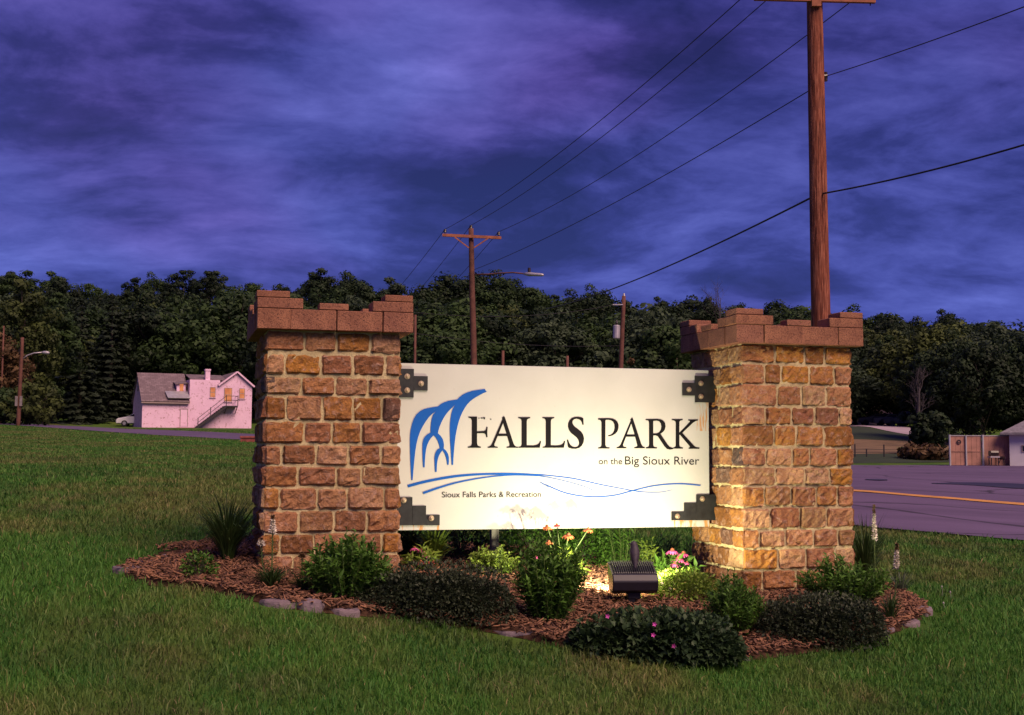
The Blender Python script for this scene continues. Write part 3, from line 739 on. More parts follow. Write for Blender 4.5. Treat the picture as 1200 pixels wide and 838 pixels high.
def text(body, px0, px1, pbase, pcap):
    cu = bpy.data.curves.new('lettering', 'FONT'); cu.body = body; cu.extrude = 0.0; cu.size = 1
    tmp = bpy.data.objects.new('tmp', cu); COL.objects.link(tmp)
    dg = bpy.context.evaluated_depsgraph_get(); me = bpy.data.meshes.new_from_object(tmp.evaluated_get(dg))
    bpy.data.objects.remove(tmp); bpy.data.curves.remove(cu)
    co = np.zeros(len(me.vertices) * 3); me.vertices.foreach_get('co', co); co = co.reshape(-1, 3)
    x0, x1 = co[:, 0].min(), co[:, 0].max()
    u0_, z0_ = P2S(px0, pbase); u1_, _ = P2S(px1, pbase); _, zc = P2S(px0, pcap)
    capH = 0.729
    out = np.column_stack([u0_ - UM + (co[:, 0] - x0) / (x1 - x0) * (u1_ - u0_), np.full(len(co), -0.0025), z0_ + co[:, 1] / capH * (zc - z0_)])
    polys = [tuple(p_.vertices) for p_ in me.polygons]; bpy.data.meshes.remove(me)
    # one object per word: cut at the widest gaps
    nw = len(body.split()); xs = np.sort(out[:, 0]); gaps = np.diff(xs); cuts_ = np.sort([(xs[i] + xs[i + 1]) / 2 for i in np.argsort(gaps)[::-1][:nw - 1]])
    pc = np.array([out[list(q_), 0].mean() for q_ in polys]); wi = np.searchsorted(cuts_, pc)
    for k in range(nw):
        mb = MB(); ids = {}
        fs = []
        for q_, w_ in zip(polys, wi):
            if w_ != k: continue
            fs.append(tuple(ids.setdefault(i, len(ids)) for i in q_))
        mb.v = [tuple(out[i]) for i in ids]; mb.f = fs
        me = bpy.data.meshes.new('word'); me.from_pydata(mb.v, [], mb.f); me.update(); link('word', me, M['ink'], sign_root)
text('on the', 701.5, 729, 544.0, 536.6)
text('Big Sioux River', 732.3, 819.3, 544.4, 534.3)
text('Sioux Falls Parks & Recreation', 517.8, 633.8, 582.9, 575.9)

def bracket(rects_px, bolts_px, extend, origin):
    ox, oy = origin
    root_b = None
    mb = MB()
    for k, (x0, y0, x1, y1) in enumerate(rects_px):
        ua, za = P2S(ox + x0 * .125, oy + y1 * .125); ub, zb = P2S(ox + x1 * .125, oy + y0 * .125)
        if k == 0:
            if extend == 'L': ua = PU0 - 0.050
            if extend == 'R': ub = PU1 + 0.050
        th = 0.010 - 0.0012 * k
        mb.box((ua - UM, -0.003 - th, za), (ub - UM, -0.003, zb))
    b_ = mb.build('bracket', M['blackmetal'], sign_root)
    for (x, y) in bolts_px:
        u_, z_ = P2S(ox + x * .125, oy + y * .125)
        bb = MB()
        bb.tube([(u_ - UM, -0.0135, z_), (u_ - UM, -0.0165, z_)], [0.021, 0.020], 16)
        bb.tube([(u_ - UM, -0.0166, z_), (u_ - UM, -0.026, z_), (u_ - UM, -0.028, z_)], [0.013, 0.012, 0.008], 6)
        bb.build('bolt', M['bolt'], b_)
bracket([(145, 100, 278, 365), (278, 168, 408, 300)], [(215, 170), (215, 300), (345, 237)], 'L', (450, 420))
bracket([(120, 340, 264, 605), (264, 420, 392, 605), (392, 505, 520, 605)], [(183, 370), (440, 538)], 'L', (450, 540))
bracket([(592, 168, 785, 412), (473, 230, 592, 348)], [(645, 235), (645, 358), (533, 293)], 'R', (740, 420))
bracket([(605, 315, 805, 558), (490, 393, 605, 558), (372, 475, 490, 558)], [(658, 357), (425, 520)], 'R', (740, 540))

# ================================================================== FLOODLIGHT
fb = ground_at(741, 712)
FZ = fb.z
fl = tag(empty('floodlight', fb, R(4)), 'black box floodlight with finned back on a short post in the mulch', 'floodlight')
s_px = fb.y / FPX
hz = PT(740, 677, fb.y).z - FZ            # centre height of the head
hw, hd, hh = 0.152, 0.13, 0.085
mb = MB()
# head: profile in (y,z), looking to +y and tilted up; back towards the street
prof = [(-0.135, -0.075), (-0.150, -0.010), (-0.120, 0.035), (-0.030, 0.062), (0.075, 0.094), (0.105, 0.060), (0.045, -0.090), (-0.06, -0.098)]
mb.prism([(y_, hz + z_) for y_, z_ in prof], 'x', -hw, hw)
head = mb.build('lamp_head', M['fixture'], fl, bevel=0.006)
for k in range(19):
    x = -hw + 0.02 + k * (2 * hw - 0.04) / 18
    f_ = MB(); f_.prism([(-0.112, hz + 0.040), (-0.034, hz + 0.0635), (0.066, hz + 0.0935), (0.066, hz + 0.108), (-0.036, hz + 0.080), (-0.108, hz + 0.048)], 'x', x - 0.0035, x + 0.0035)
    f_.build('cooling_fin', M['fixture'], head)
# visor lip round the glass on the sign side
mb = MB(); mb.prism([(0.050, hz + 0.090), (0.078, hz + 0.098), (0.125, hz + 0.080), (0.123, hz + 0.076), (0.079, hz + 0.0925)], 'x', -hw - 0.004, hw + 0.004)
mb.build('visor', M['fixture'], fl)
mg, t, p = new_mat('lamp_glass'); p.inputs['Base Color'].default_value = (0.9, 0.85, 0.7, 1); p.inputs['Emission Color'].default_value = (1.0, 0.78, 0.45, 1); p.inputs['Emission Strength'].default_value = 6.0
mb = MB(); mb.prism([(0.1045, hz + 0.048), (0.1085, hz + 0.047), (0.0570, hz - 0.082), (0.053, hz - 0.081)], 'x', -hw + 0.02, hw - 0.02); mb.build('lamp_glass', mg, fl)
mb = MB(); mb.box((-0.045, -0.075, hz - 0.135), (0.045, 0.0, hz - 0.088)); mb.build('knuckle', M['fixture'], fl, bevel=0.006)
mb = MB(); mb.box((-0.040, -0.068, 0.0), (0.026, 0.0, hz - 0.130)); mb.build('post', M['fixture'], fl, bevel=0.004)
mb = MB(); mb.tube([(-0.062, -0.03, 0.02), (-0.072, -0.035, hz - 0.2), (-0.05, -0.03, hz - 0.12)], 0.009, 8); mb.build('power_cable', M['wire'], fl, True)
FLUX = 36.0
for sx_ in (-0.10, 0.10):
    ld = bpy.data.lights.new('flood_lamp', 'SPOT'); ld.energy = FLUX; ld.color = (1.0, 0.88, 0.56); ld.spot_size = R(158); ld.spot_blend = 0.22; ld.shadow_soft_size = 0.012
    lo = bpy.data.objects.new('flood_lamp', ld); COL.objects.link(lo); lo.parent = fl
    lo.location = (sx_, 0.128, hz + 0.035)
    lo.rotation_euler = Vector((0, 1, 0.22)).to_track_quat('-Z', 'Y').to_euler()
# small dark bird on top of the head, seen from behind
mb = MB()
bp = [(0.012, -0.06, hz + 0.03, 0.004), (0.013, -0.045, hz + 0.075, 0.010), (0.014, -0.022, hz + 0.115, 0.026), (0.016, -0.006, hz + 0.150, 0.034), (0.016, 0.004, hz + 0.185, 0.033), (0.014, 0.008, hz + 0.205, 0.026), (0.012, 0.008, hz + 0.222, 0.024), (0.010, 0.006, hz + 0.238, 0.017), (0.010, 0.005, hz + 0.244, 0.004)]
mb.tube([q_[:3] for q_ in bp], [q_[3] for q_ in bp], 12)
mb.tube([(-0.004, 0.016, hz + 0.224), (-0.014, 0.022, hz + 0.223), (-0.026, 0.028, hz + 0.220)], [0.008, 0.005, 0.001], 6)
bird = mb.build('bird', plain('bird_feathers', (0.035, 0.026, 0.040), 0.6, 0.4, 60, 0.3), None, True)
bird.location = fb; bird.rotation_euler = (0, 0, R(4))
tag(bird, 'small dark bird perched on top of the black floodlight', 'bird')
mb = MB()
for sx_ in (-1, 1): mb.tube([(0.015 + sx_ * 0.010, 0.006, hz + 0.135), (0.015 + sx_ * 0.011, 0.012, hz + 0.108), (0.015 + sx_ * 0.011, 0.012, hz + 0.094)], 0.0025, 5)
mb.build('leg', M['insul'], bird)

# ================================================================== PLANTS
def norm(a_): return a_ / np.maximum(np.linalg.norm(a_, axis=1, keepdims=True), 1e-9)
def leaves(pos, dirs, L, W, tint, up=None, droop=0.15, fold=0.25):
    """each leaf: two triangles pairs folded along the midrib"""
    n = len(pos); dirs = norm(dirs)
    if up is None: up = RNG.normal(0, 1, (n, 3)) * 0.5 + np.array([0, 0, 1.0])
    side = norm(np.cross(dirs, up)); nrm = norm(np.cross(side, dirs))
    L = np.broadcast_to(L, n)[:, None]; W = np.broadcast_to(W, n)[:, None]
    mid = pos + dirs * L * 0.45 + nrm * L * 0.04
    tip = pos + dirs * L - nrm * L * droop
    l_ = mid - side * W * 0.5 + nrm * W * fold; r_ = mid + side * W * 0.5 + nrm * W * fold
    V = np.stack([pos, l_, mid, r_, tip], 1).reshape(-1, 3)
    f = np.array([(0, 2, 1), (0, 3, 2), (1, 2, 4), (2, 3, 4)])
    F = (f[None] + (np.arange(n) * 5)[:, None, None]).reshape(-1, 3)
    return V, F, np.repeat(tint, 5)
def cards(pos, nrm, size, tint, aspect=1.0):
    """small leaf-spray faces (bent quads) for far crowns"""
    n = len(pos); nrm = norm(nrm)
    ref = norm(RNG.normal(0, 1, (n, 3))); a_ = norm(np.cross(nrm, ref)); b_ = np.cross(nrm, a_)
    s_ = np.broadcast_to(size, n)[:, None]
    V = np.stack([pos - a_ * s_ * aspect - nrm * s_ * .15, pos - b_ * s_ * .6 + nrm * s_ * .1, pos + a_ * s_ * aspect - nrm * s_ * .15, pos + b_ * s_ * .6 + nrm * s_ * .1], 1).reshape(-1, 3)
    f = np.array([(0, 1, 3), (1, 2, 3)])
    F = (f[None] + (np.arange(n) * 4)[:, None, None]).reshape(-1, 3)
    return V, F, np.repeat(tint, 4)
def cat(parts):
    Vs, Fs, Ts = [], [], []; o = 0
    for V, F, T in parts:
        Vs.append(V); Fs.append(F + o); Ts.append(T); o += len(V)
    return np.vstack(Vs), np.vstack(Fs), np.concatenate(Ts)

M['lf_green'] = leafmat('leaf_green', (0.022, 0.070, 0.010), (0.115, 0.250, 0.032))
M['lf_bright'] = leafmat('leaf_bright', (0.065, 0.135, 0.014), (0.260, 0.360, 0.055))
M['lf_dark'] = leafmat('leaf_dark', (0.010, 0.028, 0.012), (0.055, 0.098, 0.036))
M['lf_purple'] = leafmat('leaf_dark_bronze', (0.010, 0.022, 0.010), (0.062, 0.078, 0.040))
M['lf_blade'] = leafmat('leaf_blade', (0.016, 0.042, 0.010), (0.070, 0.125, 0.032))
M['lf_grey'] = leafmat('leaf_grey', (0.05, 0.075, 0.045), (0.16, 0.19, 0.13))
M['fl_orange'] = plain('petal_orange', (0.60, 0.17, 0.055), 0.6, 0.35, 40, 0.0)
M['fl_red'] = plain('petal_red', (0.40, 0.045, 0.045), 0.6, 0.3, 40, 0.0)
M['fl_pink'] = plain('petal_pink', (0.62, 0.10, 0.30), 0.6, 0.3, 40, 0.0)
M['fl_mag'] = plain('petal_magenta', (0.55, 0.06, 0.38), 0.6, 0.3, 40, 0.0)
M['fl_cone'] = plain('seed_cone', (0.24, 0.075, 0.03), 0.8, 0.4, 120, 0.4)
M['fl_white'] = plain('blossom_white', (0.75, 0.70, 0.60), 0.7, 0.25, 60, 0.0)
M['fl_brown'] = plain('spent_blossom', (0.20, 0.12, 0.06), 0.8, 0.3, 60, 0.0)

def stems_leaves(h, rx, ry, nst, llen, lwid, per=26, start=0.15, lean=1.0, flat=0.5):
    """upright leafy stems fanning out to a dome"""
    P = []; D = []; Ls = []; T = []; st = MB()
    for _ in range(nst):
        r_ = math.sqrt(random.random()); th = random.uniform(0, 2 * math.pi)
        tx, ty = r_ * rx * math.cos(th), r_ * ry * math.sin(th)
        tz = h * (1 - flat * r_ ** 2) * random.uniform(0.68, 1.10)
        b_ = Vector((tx * 0.28, ty * 0.28, -0.02)); e_ = Vector((tx, ty, tz)); c_ = Vector((tx * (0.55 + 0.2 * lean), ty * (0.55 + 0.2 * lean), tz * 0.55))
        pts = [b_ * (1 - s) ** 2 + c_ * 2 * s * (1 - s) + e_ * s * s for s in np.linspace(0, 1, 6)]
        st.tube(pts, [0.004, 0.004, 0.0035, 0.003, 0.0025, 0.0015], 4, False)
        tb = random.random()
        for k in range(per):
            s = start + (1 - start) * (k + random.random()) / per
            q = b_ * (1 - s) ** 2 + c_ * 2 * s * (1 - s) + e_ * s * s
            tg = ((e_ - c_) * s + (c_ - b_) * (1 - s)).normalized()
            a_ = k * 2.4 + random.random() * 0.8
            o_ = Vector((math.cos(a_), math.sin(a_), 0)); o_ = (o_ - tg * o_.dot(tg)).normalized()
            d_ = o_ * random.uniform(0.6, 1.0) + tg * random.uniform(0.25, 0.9) * (0.5 + s)
            P.append(q[:]); D.append(d_[:]); Ls.append(llen * random.uniform(0.6, 1.15) * (1.15 - 0.5 * abs(s - 0.6))); T.append(min(1, max(0, 0.20 + 0.45 * s + 0.3 * (tb - 0.5) + random.gauss(0, 0.14))))
    P = np.array(P); D = np.array(D); Ls = np.array(Ls); T = np.array(T)
    return leaves(P, D, Ls, lwid / llen * Ls, T), st

def dome_leaves(h, rx, ry, n, llen, lwid, lumps=9, shell=0.55, seed=0):
    """dense clipped-looking mound with an uneven surface"""
    g = np.random.default_rng(seed)
    th = g.uniform(0, 2 * np.pi, n); cz = g.uniform(-.12, 1, n); sz = np.sqrt(1 - cz ** 2)
    d = np.column_stack([sz * np.cos(th), sz * np.sin(th), cz])
    lc = norm(np.column_stack([g.normal(0, 1, lumps), g.normal(0, 1, lumps), np.abs(g.normal(0, .7, lumps))])); la = g.uniform(-0.16, 0.13, lumps)
    bumpf = 1 + (np.exp(-((d[:, None, :] - lc[None]) ** 2).sum(2) / 0.18) * la[None]).sum(1)
    rr = (1 - shell * g.beta(1.0, 3.2, n)) * bumpf * (1 + g.normal(0, .035, n))
    # superellipse-ish: fuller shoulders
    pos = d * rr[:, None]; pos[:, 2] = np.sign(pos[:, 2]) * np.abs(pos[:, 2]) ** 0.8
    pos = pos * np.array([rx, ry, h])
    out = norm(d * np.array([1, 1, 1.0]) + g.normal(0, .55, (n, 3)))
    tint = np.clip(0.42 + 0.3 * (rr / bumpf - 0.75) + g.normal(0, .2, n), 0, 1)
    L = llen * g.uniform(.6, 1.25, n)
    return leaves(pos, out, L, L * lwid / llen, tint)

def mound(h, rx, ry, n, llen, lwid, lumps=9, shell=.55, seed=0, k=6):
    """several merged domes: an uneven, spreading shrub"""
    g = np.random.default_rng(seed); parts = []
    cx_ = np.linspace(-.62, .62, k) + g.normal(0, .06, k)
    for i in range(k):
        e_ = 1 - .35 * abs(cx_[i]); s1 = g.uniform(.80, 1.08)
        V, F, T = dome_leaves(h * e_ * s1, rx * g.uniform(.34, .46), ry * e_ * g.uniform(.8, 1.05), int(n / k), llen, lwid, lumps, shell, seed * 17 + i)
        parts.append((V + np.array([cx_[i] * rx, g.normal(0, .12) * ry, 0]), F, np.clip(T + g.normal(0, .08), 0, 1)))
    # stray shoots
    m_ = int(n * .05); th = g.uniform(0, 2 * np.pi, m_); rr = np.sqrt(g.uniform(0, .8, m_)); P = np.column_stack([np.cos(th) * rr * rx, np.sin(th) * rr * ry, h * (1 - .35 * rr ** 2) * g.uniform(.9, 1.15, m_)])
    parts.append(leaves(P, norm(g.normal(0, .6, (m_, 3)) + np.array([0, 0, 1.])), llen * 1.1, lwid, g.uniform(.4, 1, m_)))
    return cat(parts)

def grass_clump(n, h, spread, wid, arch=0.6, seed=0, z0=0.0):
    g = np.random.default_rng(seed); k = 6
    th = g.uniform(0, 2 * np.pi, n); ll = h * g.uniform(.55, 1.12, n); sp = spread * np.sqrt(g.uniform(0, 1, n))
    s = np.linspace(0, 1, k)
    r_ = 0.04 * g.uniform(0, 1, n)[:, None] + sp[:, None] * (s ** 1.6)[None]
    z_ = ll[:, None] * (s - arch * g.uniform(.3, 1, n)[:, None] * 0.55 * s ** 3)
    tw = g.normal(0, .25, n)
    x_ = r_ * np.cos(th + 0)[:, None] + 0.0; y_ = r_ * np.sin(th)[:, None]
    sx = -np.sin(th + tw); sy = np.cos(th + tw)
    ww = wid * g.uniform(.6, 1.1, n)[:, None] * np.array([.7, 1, 1, .85, .55, .06])[None] / 2
    Lf = np.stack([x_ - sx[:, None] * ww, y_ - sy[:, None] * ww, z_ + z0], 2); Rt = np.stack([x_ + sx[:, None] * ww, y_ + sy[:, None] * ww, z_ + z0], 2)
    V = np.stack([Lf, Rt], 2).reshape(-1, 3)
    F = []
    b_ = (np.arange(n) * 2 * k)[:, None]
    for i in range(k - 1):
        F.append(np.hstack([b_ + 2 * i, b_ + 2 * i + 1, b_ + 2 * i + 3])); F.append(np.hstack([b_ + 2 * i, b_ + 2 * i + 3, b_ + 2 * i + 2]))
    tint = np.repeat(np.clip(g.beta(2, 2.2, n), 0, 1), 2 * k)
    return V, np.vstack(F), tint

def base_at(px, py, d=None):
    if d is None: g = ground_at(px, py)
    else:
        q = PT(px, py, d); g = Vector((q.x, q.y, H(q.x, q.y)))
    return Vector((g.x, g.y, g.z + 0.03))
def foliage(name, geom, mat, parent):
    V, F, T = geom
    o = link(name, np_mesh(name, V, F, T), mat, parent)
    return tag(o, kind='stuff')
GB = 'plants in the sign bed'
def plant_up(name, label, cat_, base, h, rx, ry, nst, llen, lwid, mat, **kw):
    r_ = tag(empty(name, base), label, cat_, GB)
    geom, st = stems_leaves(h, rx, ry, nst, llen, lwid, **kw)
    foliage('foliage', geom, mat, r_); st.build('stems', M['stem'], r_)
    return r_
def plant_dome(name, label, cat_, base, h, rx, ry, n, llen, lwid, mat, seed, **kw):
    r_ = tag(empty(name, base), label, cat_, GB)
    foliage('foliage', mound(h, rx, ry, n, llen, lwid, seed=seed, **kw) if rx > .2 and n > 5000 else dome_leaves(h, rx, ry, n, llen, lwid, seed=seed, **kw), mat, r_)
    st = MB(); g = random.Random(seed)
    for _ in range(14):
        a_ = g.uniform(0, 6.28); q = g.uniform(.3, .85)
        st.tube([(0, 0, -.03), (rx * q * .4 * math.cos(a_), ry * q * .4 * math.sin(a_), h * .35), (rx * q * math.cos(a_), ry * q * math.sin(a_), h * .72)], [.007, .005, .002], 5, False)
    st.build('stems', M['bark'], r_)
    return r_
def mpp(b_): return b_.y / FPX        # metres per photo pixel there

# front row, left to right -------------------------------------------------
b_ = base_at(266, 664); s_ = mpp(b_)
r_ = tag(empty('ornamental_grass', b_), 'tall dark ornamental grass clump left of the left pillar', 'grass clump', GB)
foliage('blades', grass_clump(380, 98 * s_, 66 * s_, 0.0085, 1.0, 21), M['lf_blade'], r_)
b_ = base_at(232, 684); s_ = mpp(b_)
plant_dome('small_shrub', 'small yellow green shrub near the left tip of the bed', 'shrub', b_, 30 * s_, 22 * s_, 18 * s_, 700, .03, .014, M['lf_green'], 31, shell=.8)
# blazing star by the left pillar
def liatris(name, label, b_, h, spikes, nbl, blade_h, seed, spread=.16, white=True):
    r_ = tag(empty(name, b_), label, 'flower', GB)
    foliage('blades', grass_clump(nbl, blade_h, spread, 0.009, 0.9, seed), M['lf_blade'], r_)
    g = random.Random(seed)
    for (dx, dy, hh, fl0) in spikes:
        st = MB(); top = Vector((dx, dy, hh)); pts = [Vector((dx * .3, dy * .3, 0)), Vector((dx * .8, dy * .8, hh * .5)), top]
        st.tube(pts, [.005, .0045, .004], 5, False); st.build('stem', M['stem'], r_)
        # narrow leaves up the stem
        n = 70; ss = np.linspace(.12, fl0, n)
        P = np.array([list(pts[1] * (2 * s) + pts[0] * (1 - 2 * s)) if s < .5 else list(pts[1] * (2 - 2 * s) + pts[2] * (2 * s - 1)) for s in ss])
        aa = np.arange(n) * 2.4; D = np.column_stack([np.cos(aa), np.sin(aa), np.full(n, .55)])
        foliage('stem_leaves', leaves(P, D, .075 * (1.15 - ss), .006, RNG.uniform(.1, .7, n), droop=.4), M['lf_blade'], r_)
        n = 150; ss = np.linspace(fl0, 1.0, n); P = np.array([list(pts[1] * (2 - 2 * s) + pts[2] * (2 * s - 1)) for s in ss])
        aa = np.arange(n) * 2.4; D = np.column_stack([np.cos(aa), np.sin(aa), RNG.uniform(.1, .9, n)])
        V, F, T = leaves(P, D, .028 * (1.1 - .55 * (ss - fl0) / (1 - fl0)), .018, RNG.uniform(0, 1, n))
        cut = int(n * .74)
        o1 = link('blossom_spike', np_mesh('blossom_spike', V[:cut * 5], F[:cut * 4], T[:cut * 5]), M['fl_white'] if white else M['fl_brown'], r_)
        V2 = V[cut * 5:]; link('spike_tip', np_mesh('spike_tip', V2, F[:(n - cut) * 4], T[cut * 5:]), M['fl_brown'], r_)
    return r_
b_ = base_at(318, 696); s_ = mpp(b_)
liatris('blazing_star', 'spiky plant with a thin flower spike before the left pillar', b_, .4, [(0.0, 0, 84 * s_, .74), (-.08, .04, 56 * s_, .86)], 120, 34 * s_, 41, 36 * s_)
b_ = base_at(355, 699); s_ = mpp(b_)
liatris('blazing_star', 'low spiky tuft between the left pillar spike plant and round shrub', b_, .3, [(-.01, 0, 44 * s_, .86)], 70, 26 * s_, 42, 24 * s_, False)
b_ = base_at(406, 708); s_ = mpp(b_)
plant_up('leafy_shrub', 'rounded leafy green shrub before the right half of the left pillar', 'shrub', b_, 76 * s_, 52 * s_, 42 * s_, 150, .050, .018, M['lf_green'], per=34, start=.03)
b_ = base_at(514, 725); s_ = mpp(b_)
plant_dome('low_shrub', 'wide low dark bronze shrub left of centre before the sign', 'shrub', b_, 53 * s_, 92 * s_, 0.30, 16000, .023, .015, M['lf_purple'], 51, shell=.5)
b_ = base_at(644, 735); s_ = mpp(b_)
plant_up('leafy_shrub', 'upright dark green leafy shrub at the middle of the bed', 'shrub', b_, 93 * s_, 45 * s_, 30 * s_, 120, .050, .017, M['lf_green'], per=38, start=.02, flat=.35)
b_ = base_at(768, 772); s_ = mpp(b_)
r_ = plant_dome('ground_cover', 'low dark spreading geranium with tiny magenta flowers before the floodlight', 'ground cover', b_, 42 * s_, 100 * s_, 0.22, 8500, .040, .030, M['lf_dark'], 52, lumps=16, shell=.75)
for (px, py) in [(767, 731.5), (765.5, 744), (789.5, 757), (712, 722)]:
    q = PT(px, py, b_.y - 0.20) - b_
    f_ = MB()
    for k in range(5):
        a_ = k * 1.2566
        f_.add([q + Vector((0, 0, 0)), q + Vector((.009 * math.cos(a_ - .5), -.004, .009 * math.sin(a_ - .5))), q + Vector((.015 * math.cos(a_), -.006, .015 * math.sin(a_))), q + Vector((.009 * math.cos(a_ + .5), -.004, .009 * math.sin(a_ + .5)))], [(0, 1, 2, 3)])
    f_.build('flower', M['fl_mag'], r_)
b_ = base_at(861, 748); s_ = mpp(b_)
plant_up('leafy_shrub', 'small dark green leafy shrub before the left corner of the right pillar', 'shrub', b_, 70 * s_, 38 * s_, 34 * s_, 110, .040, .014, M['lf_green'], per=34, start=.02)
b_ = base_at(963, 754); s_ = mpp(b_)
plant_dome('low_shrub', 'low dark bronze shrub before the right pillar', 'shrub', b_, 46 * s_, 74 * s_, 0.26, 12000, .024, .016, M['lf_purple'], 53)
b_ = base_at(990, 716); s_ = mpp(b_)
plant_up('leafy_shrub', 'bright green leafy shrub behind the low dark shrub at the right pillar', 'shrub', b_, 60 * s_, 54 * s_, 34 * s_, 120, .046, .018, M['lf_green'], per=28, start=.03)
b_ = base_at(1016, 690); s_ = mpp(b_)
r_ = tag(empty('ornamental_grass', b_), 'dark ornamental grass clump beside the right pillar', 'grass clump', GB)
foliage('blades', grass_clump(260, 92 * s_, 34 * s_, 0.0085, .8, 22), M['lf_blade'], r_)
b_ = base_at(1026, 700); s_ = mpp(b_)
liatris('blazing_star', 'tallest cream flower spike right of the right pillar', b_, .5, [(0.0, 0, 101 * s_, .60)], 40, 34 * s_, 43, 14 * s_)
b_ = base_at(1044, 733); s_ = mpp(b_)
liatris('blazing_star', 'short cream flower spike at the right end of the bed', b_, .5, [(0.05, 0, 88 * s_, .66)], 60, 40 * s_, 44, 20 * s_)
b_ = base_at(1056, 700); s_ = mpp(b_)
r_ = tag(empty('wispy_grass', b_), 'pale wispy grass leaning right at the right end of the bed', 'grass clump', GB)
foliage('blades', grass_clump(90, 34 * s_, 26 * s_, 0.005, 0.9, 23), M['lf_grey'], r_)

# plants under and behind the panel ---------------------------------------
def place_uv(u, v): q = S2W(u, v); return Vector((q.x, q.y, H(q.x, q.y) + .03))
def uv_px(px, v):
    """u along the sign line for a photo column, at depth v"""
    d_ = c_f + c_r * ((px - 600) / FPX); q0 = SIGN_O + CV * v; o_ = Vector((0, 0, 0))
    k = (q0 - o_).dot(CV) / d_.dot(CV); q = d_ * k
    return (Vector((q.x, q.y, 0)) - SIGN_O).dot(CU)
b_ = place_uv(uv_px(511, .75), .75); s_ = mpp(b_)
r_ = tag(empty('leafy_perennial', b_), 'arching yellow green perennial under the left end of the sign', 'plant', GB)
V1 = grass_clump(170, .36, .20, .020, 1.0, 24); foliage('blades', V1, M['lf_bright'], r_)
b_ = place_uv(uv_px(570, .62), .40)
plant_up('small_shrub', 'small bright green shrub under the sign left of centre', 'shrub', b_, .21, .21, .16, 70, .034, .018, M['lf_bright'], per=22)
for k, (px, v, hh, rx, lab, mt_, sd) in enumerate([
    (541, 1.25, .50, .30, 'dark bushy shrub behind the sign between the left perennial and bright shrub', 'lf_dark', 61),
    (632, 1.05, .46, .34, 'dark green bush behind the sign at its middle', 'lf_green', 62),
    (675, 1.15, .44, .30, 'dark green bush behind the sign right of the orange coneflowers', 'lf_green', 63)]):
    b_ = place_uv(uv_px(px, v), v)
    plant_dome('background_shrub', lab, 'shrub', b_, hh, rx, .26, 3200, .034, .020, M[mt_], sd, shell=.8)
for px, v, hh, rx, lab, mt_ in [(727, 1.0, .46, .24, 'fine leaved green perennial under the sign behind the floodlight', 'lf_green'), (760, .80, .34, .09, 'slender yellow green shoot under the sign right of the floodlight', 'lf_bright'),
                           (477, .95, .34, .14, 'dim leafy plant tucked behind the left pillar under the sign', 'lf_dark'), (787, 1.35, .30, .26, 'low dark leafy plant behind the pink coneflowers', 'lf_dark')]:
    b_ = place_uv(uv_px(px, v), v)
    plant_up('leafy_perennial', lab, 'plant', b_, hh, rx, rx * .8, 34 if rx > .1 else 7, .075 if rx > .1 else .05, .012 if rx > .1 else .018, M[mt_], per=24, start=.05)

def coneflower_head(parent, q, nrm, rad, petal_mat, n=13, droop=.55, name='flower_head'):
    q = Vector(q); nrm = Vector(nrm).normalized(); a_ = nrm.orthogonal().normalized(); b2 = nrm.cross(a_)
    mb = MB()
    for k in range(n):
        th = k * 2 * math.pi / n + random.uniform(-.1, .1); o_ = a_ * math.cos(th) + b2 * math.sin(th); sd = nrm.cross(o_)
        L_ = rad * random.uniform(.85, 1.12); w_ = rad * .21; dr = droop * random.uniform(.7, 1.2)
        p0 = q + o_ * rad * .18; p1 = q + o_ * rad * .6 - nrm * L_ * dr * .22; p2 = q + o_ * L_ - nrm * L_ * dr
        mb.add([p0 - sd * w_ * .5, p0 + sd * w_ * .5, p1 + sd * w_, p2 + sd * w_ * .35, p2 - sd * w_ * .35, p1 - sd * w_], [(0, 1, 2, 5), (5, 2, 3, 4)])
    f_ = mb.build(name, petal_mat, parent)
    cn = MB(); cn.tube([q - nrm * rad * .06, q + nrm * rad * .08, q + nrm * rad * .28, q + nrm * rad * .38], [rad * .26, rad * .32, rad * .22, rad * .03], 9); cn.build('seed_cone', M['fl_cone'], f_)
def coneflower(label, b_, heads, leaf_h, leaf_r, mat_leaf, nl, extra=()):
    r_ = tag(empty('coneflower', b_), label, 'flower', GB)
    geom, st = stems_leaves(leaf_h, leaf_r, leaf_r, nl, .085, .026, per=11, start=.1, flat=.6)
    foliage('foliage', geom, mat_leaf, r_)
    for (q, pm, rad) in heads:
        q = Vector(q) - b_
        st.tube([Vector((q.x * .12, q.y * .12, 0)), Vector((q.x * .5, q.y * .5, q.z * .6)), q], [.005, .0042, .0035], 5, False)
        nrm = Vector((q.x * .5 + random.uniform(-.05, .05), q.y * .3 - .05, .8)); coneflower_head(r_, q, nrm, rad, M[pm])
    st.build('stems', M['stem'], r_)
    return r_
b_ = base_at(659, 690); cy_ = b_.y
dO = S2W(uv_px(655, .27), .27).y
b_ = Vector((PT(659, 690, dO).x, dO, H(PT(659, 690, dO).x, dO) + .03))
coneflower('orange coneflowers standing tall before the middle of the sign', b_,
   [(PT(641, 617, dO), 'fl_orange', .040), (PT(652.5, 615, dO + .05), 'fl_red', .032), (PT(643, 635, dO - .06), 'fl_orange', .036), (PT(666, 627, dO - .03), 'fl_orange', .048), (PT(689.5, 620, dO), 'fl_orange', .040),
    (PT(628, 652, dO - .2), 'fl_pink', .030), (PT(638, 648, dO - .16), 'fl_pink', .030)], .22, .17, M['lf_bright'], 34)
dP = S2W(uv_px(790, .42), .42).y
b_ = Vector((PT(790, 690, dP).x, dP, H(PT(790, 690, dP).x, dP) + .03))
